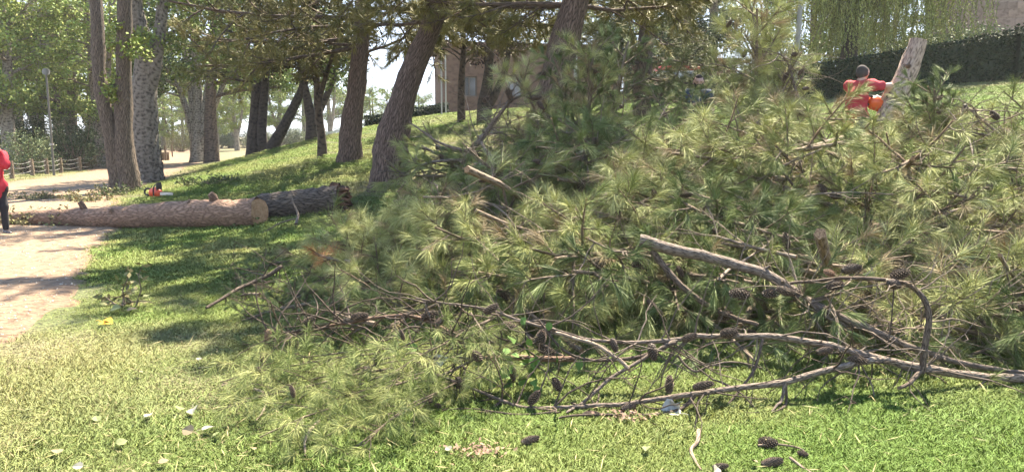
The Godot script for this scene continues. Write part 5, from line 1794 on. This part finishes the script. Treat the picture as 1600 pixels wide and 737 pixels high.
func chainsaw(label: String, xf: Transform3D, body_col: Color, top_col: Color) -> Node3D:
	var o := thing("chainsaw", label, "chainsaw", xf.origin)
	o.transform = xf
	var mb := MB.new()
	sdf(mb, [[Vector3(-.1, .09, 0), Vector3(.06, .09, 0), .085, .08], [Vector3(-.1, .04, 0), Vector3(.06, .04, 0), .07, .07], [Vector3(-.05, .13, 0), Vector3(.02, .13, 0), .06, .05]], .012, .03, body_col)
	part(o, "housing", mb.mesh(M.gloss))
	mb = MB.new()
	sdf(mb, [[Vector3(-.06, .165, 0), Vector3(.03, .155, 0), .045, .04]], .012, .02, top_col)
	part(o, "cover", mb.mesh(M.gloss))
	mb = MB.new()
	tube(mb, smooth_path([Vector3(-.14, .16, 0), Vector3(-.24, .17, 0), Vector3(-.32, .12, 0), Vector3(-.3, .04, 0), Vector3(-.2, .03, 0), Vector3(-.12, .04, 0)], 4), taper(.02, .02, 21), 8, Color(.02, .02, .02))
	part(o, "rear_handle", mb.mesh(M.plain))
	mb = MB.new()
	tube(mb, smooth_path([Vector3(.02, .03, .1), Vector3(.04, .16, .12), Vector3(.03, .25, .06), Vector3(.03, .26, -.04), Vector3(.03, .18, -.1), Vector3(.02, .06, -.09)], 4), taper(.014, .014, 21), 8, Color(.02, .02, .02))
	part(o, "front_handle", mb.mesh(M.plain))
	mb = MB.new()
	mb.box(Vector3(.08, .22, 0), Vector3(.008, .04, 0), Vector3(-.01, .05, 0), Vector3(0, 0, .07), Color(.03, .03, .03))
	part(o, "hand_guard", mb.mesh(M.plain))
	mb = MB.new()
	mb.box(Vector3(.26, .07, .03), Vector3(.2, 0, 0), Vector3(0, .034, 0), Vector3(0, 0, .004), Color(.5, .5, .48))
	tube(mb, [Vector3(.46, .07, .026), Vector3(.46, .07, .034)], [.034, .034], 14, Color(.5, .5, .48), 0, true, true, Color(.5, .5, .48))
	part(o, "guide_bar", mb.mesh(M.metal))
	mb = MB.new()
	tube(mb, [Vector3(.06, .106, .03), Vector3(.46, .106, .03), Vector3(.492, .085, .03), Vector3(.492, .055, .03), Vector3(.46, .034, .03), Vector3(.06, .034, .03)], taper(.007, .007, 6), 5, Color(.06, .055, .05))
	part(o, "chain", mb.mesh(M.metal))
	return o

func build_people() -> void:
	rng.seed = 41
	# the man in red sawing the leaning trunk
	var b := on_ground(1334, 12.0)
	var short_hair := func(h: Callable) -> Array:
		return [[h.call(0, .055, -.045), h.call(0, .0, -.05), .075, .076], [h.call(0, .085, -.01), h.call(0, .06, -.06), .045, .06], [h.call(-.05, .045, -.03), h.call(-.06, -.01, -.03), .045, .035], [h.call(.05, .045, -.03), h.call(.06, -.01, -.03), .045, .035], [h.call(0, .0, -.07), h.call(0, -.05, -.065), .045, .035]]
	var y := at(1334, 128, 12.0).y - b.y   # height of his neck in the picture
	var j := {pelvis = Vector3(-.08, y - .52, .0), chest = Vector3(-.04, y - .22, .0), neck = Vector3(.0, y, -.02), head = Vector3(.035, y + .125, -.03), face = Vector3(.8, -.12, -.6),
		hip_l = Vector3(-.12, y - .58, -.1), hip_r = Vector3(-.02, y - .58, .08), kn_l = Vector3(.0, .48, -.18), kn_r = Vector3(.12, .48, .16), an_l = Vector3(-.1, .08, -.2), an_r = Vector3(.02, .08, .18),
		sh_l = Vector3(-.12, y - .06, -.14), sh_r = Vector3(.07, y - .06, .15), el_l = Vector3(.18, y - .22, -.24), el_r = Vector3(.40, y - .07, .12), wr_l = Vector3(.36, y - .24, -.1), wr_r = Vector3(.31, y - .27, .06),
		hd_r = Vector3(-.3, -.9, -.2), hb_r = Vector3(.5, 0, .8), hd_l = Vector3(.5, -.3, .7), hb_l = Vector3(.2, .9, 0), toe = Vector3(.8, 0, -.5)}
	person("man in a red t-shirt bending to saw the leaning trunk with short dark hair", b, j, {skin = Color(.42, .25, .18), hair = Color(.05, .042, .036), hair_prims = short_hair, shirt = Color(.36, .035, .045), trousers = Color(.05, .06, .08), shoes = Color(.03, .025, .02), sleeves = .5, curl = .9})
	chainsaw("orange and white chainsaw held by the man in red", Transform3D(Basis(Vector3.UP, .25).rotated(Vector3(0, 0, 1), -.25), b + Vector3(.26, y - .42, .02)), Color(.62, .10, .02), Color(.55, .53, .5))
	# the bearded man behind the heap
	b = on_ground(1085, 14.0)
	y = at(1085, 140, 14.0).y - b.y
	var quiff := func(h: Callable) -> Array:
		return [[h.call(0, .075, -.03), h.call(0, .085, .03), .068, .055], [h.call(-.055, .05, -.02), h.call(-.07, .01, -.01), .04, .025], [h.call(.055, .05, -.02), h.call(.07, .01, -.01), .04, .025], [h.call(0, .03, -.06), h.call(0, -.04, -.06), .06, .04]]
	j = {pelvis = Vector3(0, y - .5, -.02), chest = Vector3(0, y - .2, -.02), neck = Vector3(0, y, 0), head = Vector3(0, y + .13, .02), face = Vector3(-.12, -.1, 1),
		hip_l = Vector3(.1, y - .56, 0), hip_r = Vector3(-.1, y - .56, 0), kn_l = Vector3(.11, .48, .03), kn_r = Vector3(-.11, .48, .03), an_l = Vector3(.11, .08, 0), an_r = Vector3(-.11, .08, 0),
		sh_l = Vector3(.18, y - .07, 0), sh_r = Vector3(-.18, y - .07, 0), el_l = Vector3(.26, y - .34, .02), el_r = Vector3(-.26, y - .34, .02), wr_l = Vector3(.2, y - .5, .2), wr_r = Vector3(-.2, y - .5, .2)}
	var man := person("bearded dark haired man in a dark blue shirt standing behind the heap", b, j, {skin = Color(.33, .2, .15), hair = Color(.02, .015, .012), beard = Color(.025, .018, .014), hair_prims = quiff, shirt = Color(.03, .04, .06), trousers = Color(.04, .05, .07), shoes = Color(.03, .025, .02), sleeves = .55})
	# the photographer at the left edge
	b = on_ground(-7, 12.3)
	var long_hair := func(h: Callable) -> Array:
		return [[h.call(0, .06, -.03), h.call(0, .075, .02), .078, .06], [h.call(-.06, .04, -.02), h.call(-.075, -.1, -.02), .045, .03], [h.call(.06, .04, -.02), h.call(.075, -.1, -.02), .045, .03], [h.call(0, .03, -.06), h.call(0, -.14, -.07), .065, .05]]
	y = at(4, 238, 12.3).y - b.y
	j = {pelvis = Vector3(-.02, y - .52, 0), chest = Vector3(0, y - .2, 0), neck = Vector3(0, y, 0), head = Vector3(.02, y + .13, .03), face = Vector3(.8, -.05, .6),
		hip_l = Vector3(.04, y - .58, -.08), hip_r = Vector3(-.06, y - .58, .08), kn_l = Vector3(.08, .46, -.08), kn_r = Vector3(-.03, .46, .09), an_l = Vector3(.08, .08, -.09), an_r = Vector3(-.04, .08, .1),
		sh_l = Vector3(.1, y - .07, -.13), sh_r = Vector3(-.1, y - .07, .13), el_l = Vector3(.2, y - .2, -.02), el_r = Vector3(.12, y - .22, .22), wr_l = Vector3(.17, y + .03, .04), wr_r = Vector3(.12, y + .03, .16),
		hd_l = Vector3(-.1, .9, .35), hd_r = Vector3(.2, .9, -.1), hb_l = Vector3(.8, .1, -.3), hb_r = Vector3(.6, 0, .7), toe = Vector3(.8, 0, .6)}
	person("person in a red top and black leggings raising a camera to their face", b, j, {skin = Color(.42, .26, .2), hair = Color(.06, .04, .03), hair_prims = long_hair, shirt = Color(.50, .03, .05), trousers = Color(.018, .017, .02), shoes = Color(.04, .035, .035), sleeves = 2.0, long_hem = true, slim = .85, curl = .8})
	var cam := thing("camera_in_hand", "small dark camera held up by the person in the red top", "camera", b + Vector3(.19, y + .135, .16))
	cam.rotation.y = deg_to_rad(53.0)
	var mb := MB.new()
	mb.box(Vector3.ZERO, Vector3(.06, 0, 0), Vector3(0, .037, 0), Vector3(0, 0, .02), Color(.02, .02, .022))
	part(cam, "camera_body", mb.mesh(M.gloss))
	mb = MB.new()
	tube(mb, [Vector3(0, 0, .018), Vector3(0, 0, .05)], [.028, .026], 14, Color(.03, .03, .03), 0, false, true, Color(.05, .05, .06))
	part(cam, "lens", mb.mesh(M.gloss))

# ------------------------------------------------------------------ small things
func heart_leaf(mb: MB, p: Vector3, t: Vector3, n: Vector3, s: float, col: Color) -> void:
	var f := t.normalized() * s
	var b := n.cross(f).normalized() * s
	var up := n.normalized() * s
	var out := [Vector2(0, -.5), Vector2(.32, -.42), Vector2(.46, -.12), Vector2(.3, .18), Vector2(0, .55)]
	for side in [-1.0, 1.0]:
		for k in out.size() - 1:
			var a: Vector2 = out[k]
			var c: Vector2 = out[k + 1]
			var pa: Vector3 = p + f * a.y + b * a.x * side + up * (a.x * .25 - a.y * a.y * .2)
			var pc: Vector3 = p + f * c.y + b * c.x * side + up * (c.x * .25 - c.y * c.y * .2)
			mb.tri(p, pa, pc, col * (1.0 if side > 0 else .93))
	tube(mb, [p - f * .5, p - f * .75 + up * .05, p - f * 1.0], [s * .02, s * .018, s * .015], 4, col)

func build_small_things() -> void:
	rng.seed = 51
	# fallen pale leaves
	var spots := [[300, 641, .13], [280, 637, .1], [292, 672, .12], [325, 668, .11], [340, 676, .09], [88, 704, .1], [120, 728, .08], [150, 653, .09], [218, 580, .08], [232, 648, .09], [180, 481, .16], [205, 483, .14], [165, 502, .09], [60, 690, .07], [395, 700, .07], [560, 695, .07], [45, 640, .08], [350, 600, .07], [700, 700, .07], [1010, 700, .08], [1180, 720, .06], [1120, 733, .08], [190, 690, .09], [255, 720, .08], [310, 560, .07], [470, 660, .06]]
	for k in spots.size():
		var q: Array = spots[k]
		var p := ground_hit(q[0], q[1], .05)
		var mb := MB.new()
		var pale: Color = [Color(.23, .22, .17), Color(.15, .17, .075), Color(.18, .145, .09)][k % 3]
		heart_leaf(mb, Vector3.ZERO, Vector3(rng.randfn(), .1 * rng.randfn(), rng.randfn()), Vector3(rng.randfn() * .35, 1, rng.randfn() * .35), q[2] * .62, pale)
		single("fallen_leaf", mb.mesh(M.leaf), "pale dry poplar leaf fallen on the grass", "leaf", p, "pale leaves fallen on the grass")
	var mb := MB.new()
	heart_leaf(mb, Vector3.ZERO, Vector3(1, 0, .4), Vector3(.2, 1, .4), .13, Color(.5, .3, .04))
	single("fallen_leaf", mb.mesh(M.leaf), "orange yellow leaf fallen near the edge of the shade", "leaf", ground_hit(166, 503, .05))
	# crumpled pale leaf caught under the forked branch
	mb = MB.new()
	for k in 5: heart_leaf(mb, unit() * .03, unit() * Vector3(1, .5, 1), (unit() + Vector3(0, .5, .8)).normalized(), .1, Color(.36, .345, .31))
	single("crumpled_leaf", mb.mesh(M.leaf), "crumpled whitish leaves caught below the forked branch beside two cones", "leaf", at(1050, 642, 4.25))
	mb = MB.new()
	heart_leaf(mb, Vector3.ZERO, Vector3(.9, .3, 0), Vector3(0, .4, 1), .09, Color(.4, .4, .37))
	single("crumpled_leaf", mb.mesh(M.leaf), "small white leaf shining on the arching branch near green poplar leaves", "leaf", at(688, 562, 4.7))
	# leafy poplar sprigs tangled in the front branches
	for q in [[790, 560, 4.6, 26, "green poplar sprig with heart shaped leaves tangled in the front branches"], [835, 575, 4.55, 14, "dark green poplar sprig hanging under the cone of the forked branch"], [703, 548, 4.75, 4, "bright lime poplar leaves lit by the sun on the arching branch"]]:
		var s := thing("poplar_sprig", q[4], "sprig", at(q[0], q[1], q[2]))
		mb = MB.new()
		tube(mb, [Vector3(-.15, -.1, 0), Vector3(-.05, .02, 0), Vector3(.06, .08, 0), Vector3(.2, .14, 0)], [.006, .005, .004, .003], 5, Color(.2, .17, .1))
		part(s, "stem", mb.mesh(M.bark_branch))
		for k in q[3]:
			mb = MB.new()
			var f := rng.randf_range(.7, 1.4)
			heart_leaf(mb, Vector3.ZERO, unit() + Vector3(0, -.5, 0), unit() + Vector3(0, .3, .5), rng.randf_range(.05, .085), Color(.10 * f, .17 * f, .04 * f))
			part(s, "leaf", mb.mesh(M.leaf)).position = Vector3(rng.randfn() * .13, rng.randfn() * .11, rng.randfn() * .06)
	# curved bare twigs on the grass
	for q in [[[[398, 608, .03], [412, 614, .05], [415, 628, .04], [409, 645, .03], [399, 657, .02]], .009, Color(.5, .42, .33), "curled pale twig on the sunny grass"], [[[498, 658, .04], [484, 672, .06], [476, 690, .05], [477, 714, .02]], .009, Color(.48, .4, .32), "bent pale twig on the grass below the drooping branches"],
			[[[1092, 672, .03], [1090, 690, .03], [1080, 702, .03], [1086, 718, .02], [1096, 735, .02]], .011, Color(.42, .33, .26), "knobbly pinkish twig on the grass below the whitish leaves"], [[[1185, 696, .02], [1215, 694, .04], [1250, 700, .03], [1262, 712, .02]], .007, Color(.3, .24, .18), "thin brown twig beside the cone on the front grass"],
			[[[1235, 715, .02], [1262, 735, .02], [1290, 750, .02]], .008, Color(.38, .3, .24), "short grey twig at the bottom of the front grass"], [[[640, 465, .1], [600, 470, .1], [560, 478, .06]], .006, Color(.3, .25, .2), "thin twig poking out above the arching branch"], [[[310, 575, .02], [345, 570, .05], [385, 562, .04]], .005, Color(.4, .34, .24), "straight thin straw coloured twig at the edge of the shade"]]:
		var pts := []
		var base := ground_hit(q[0][0][0], q[0][0][1], 0)
		for e in q[0]: pts.append(ground_hit(e[0], e[1], e[2]) - base)
		mb = MB.new()
		var sm := smooth_path(pts, 5)
		tube(mb, sm, taper(q[1], q[1] * .6, sm.size()), 7, q[2], .25, true, true, q[2])
		single("fallen_twig", mb.mesh(M.bark_branch), q[3], "twig", base)
	# loose cones on the grass
	for q in [[1207, 726, .12, "long pine cone lying on the grass beside the thin brown twig"], [1200, 690, .1, "pine cone on the grass under the hanging twigs of the forked branch"], [1262, 706, .06, "small dark cone tip at the end of the thin brown twig"], [830, 692, .11, "pine cone on the grass under the left of the forked branch"], [1130, 730, .08, "broken pale cone lying by the knobbly pinkish twig"], [985, 640, .11, "pine cone lying on bare soil below the forked branch"]]:
		var h := thing("loose_cone", q[3], "pine cone", ground_hit(q[0], q[1], .03))
		add_cone(h, Vector3(-.05, .0, 0), Vector3(1, .1, rng.randfn() * .5), q[2])
	# bark crumbs
	for q in [[750, 708, "heap of reddish bark crumbs on the grass at the front"], [985, 652, "patch of tan bark crumbs below the forked branch"]]:
		mb = MB.new()
		for k in 130:
			var p := Vector3(rng.randfn() * .07, absf(rng.randfn()) * .012, rng.randfn() * .05)
			var n := (Vector3(0, 1, 0) + unit() * .6).normalized()
			var t := n.cross(unit()).normalized() * rng.randf_range(.008, .025)
			var f := rng.randf_range(.6, 1.4)
			mb.leaf(p, t, n.cross(t) * .45, n, Color(.2 * f, .115 * f, .075 * f))
		var o := single("bark_crumbs", mb.mesh(M.plain), q[2], "bark", ground_hit(q[0], q[1], .02))
		o.set_meta("kind", "stuff")
	# orange chainsaw on the grass by the two-stemmed tree
	var g := ground_hit(244, 309)
	chainsaw("orange chainsaw with black handle set down on the grass by the two-stemmed tree", Transform3D(Basis(Vector3.UP, -.35).scaled(Vector3.ONE * 1.15), g + Vector3(0, .03, 0)), Color(.62, .07, .02), Color(.6, .09, .03))
	# leafy twigs dropped on the grass
	for q in [[345, 288, 40, .5, "dark leafy twigs dropped on the shaded lawn behind the long log"], [300, 292, 14, .22, "small leafy twig on the lawn near the orange chainsaw"], [185, 305, 60, .55, "grey green leafy cuttings heaped at the foot of the two-stemmed tree"], [140, 315, 40, .5, "dry leafy cuttings lying on the path behind the long log"], [60, 312, 46, .6, "dry grey cuttings strewn on the path behind the thin end of the log"], [40, 352, 40, .5, "dry olive cuttings at the foot of the person in red"], [110, 352, 34, .45, "olive cuttings lying before the thin end of the long log"], [395, 350, 14, .2, "small green sprig below the sawn face of the long log"], [195, 480, 6, .1, "withered leaves lying at the edge of the shade by the path"]]:
		var s := thing("leafy_cuttings", q[4], "cuttings", ground_hit(q[0], q[1]))
		var wb := MB.new()
		var lb := MB.new()
		var dry: bool = q[4].contains("dry") or q[4].contains("olive") or q[4].contains("withered")
		for k in q[2]:
			var p := Vector3(rng.randfn() * q[3] * .6, .02, rng.randfn() * q[3] * .35)
			var d := Vector3(rng.randfn(), absf(rng.randfn()) * .45, rng.randfn() * .7).normalized() * rng.randf_range(.2, .45)
			tube(wb, bent(p, p + d, .03, 4), taper(.008, .003, 4), 4, Color(.25, .2, .15))
			for i in 14:
				var c := (Color(.24, .21, .10) if rng.randf() < .6 else Color(.14, .15, .06)) if dry else Color(.07, .10, .035).lerp(Color(.13, .15, .06), rng.randf())
				var n := (unit() + Vector3(0, .5, 0)).normalized()
				var t := n.cross(unit()).normalized()
				lb.leaf(p + d * rng.randf_range(.2, 1.05) + gauss() * .035, t * .045, n.cross(t) * .02, n, c)
		part(s, "twigs", wb.mesh(M.bark_branch), true)
		part(s, "leaves", lb.mesh(M.leaf), true)
	# needles and clippings strewn over the lawn: nobody could count them
	mb = MB.new()
	for k in 5200:
		var d := 3.2 + 8.0 * pow(rng.randf(), 1.2)
		var x := (rng.randf() * 1.4 - .75) * d
		if x > -.6 and rng.randf() < .7: continue
		if path_depth(x, d) > .4: continue
		var p := Vector3(x, terrain(x, d) + rng.randf_range(.02, .055), -d)
		var t := Vector3(rng.randfn(), rng.randfn() * .25, rng.randfn()).normalized() * rng.randf_range(.02, .06)
		var n := (Vector3.UP + unit() * .4).normalized()
		var c := Color(.28, .22, .12).lerp(Color(.2, .2, .08), rng.randf()) * rng.randf_range(.5, 1.2)
		c.a = 1
		mb.leaf(p, t, n.cross(t).normalized() * rng.randf_range(.0015, .0035), n, c)
	var lit := MeshInstance3D.new()
	lit.name = "lawn_litter"
	lit.mesh = mb.mesh(M.grass)
	add_child(lit)
	tag(lit, "dry needles and clippings strewn over the front lawn", "litter", "", "stuff")
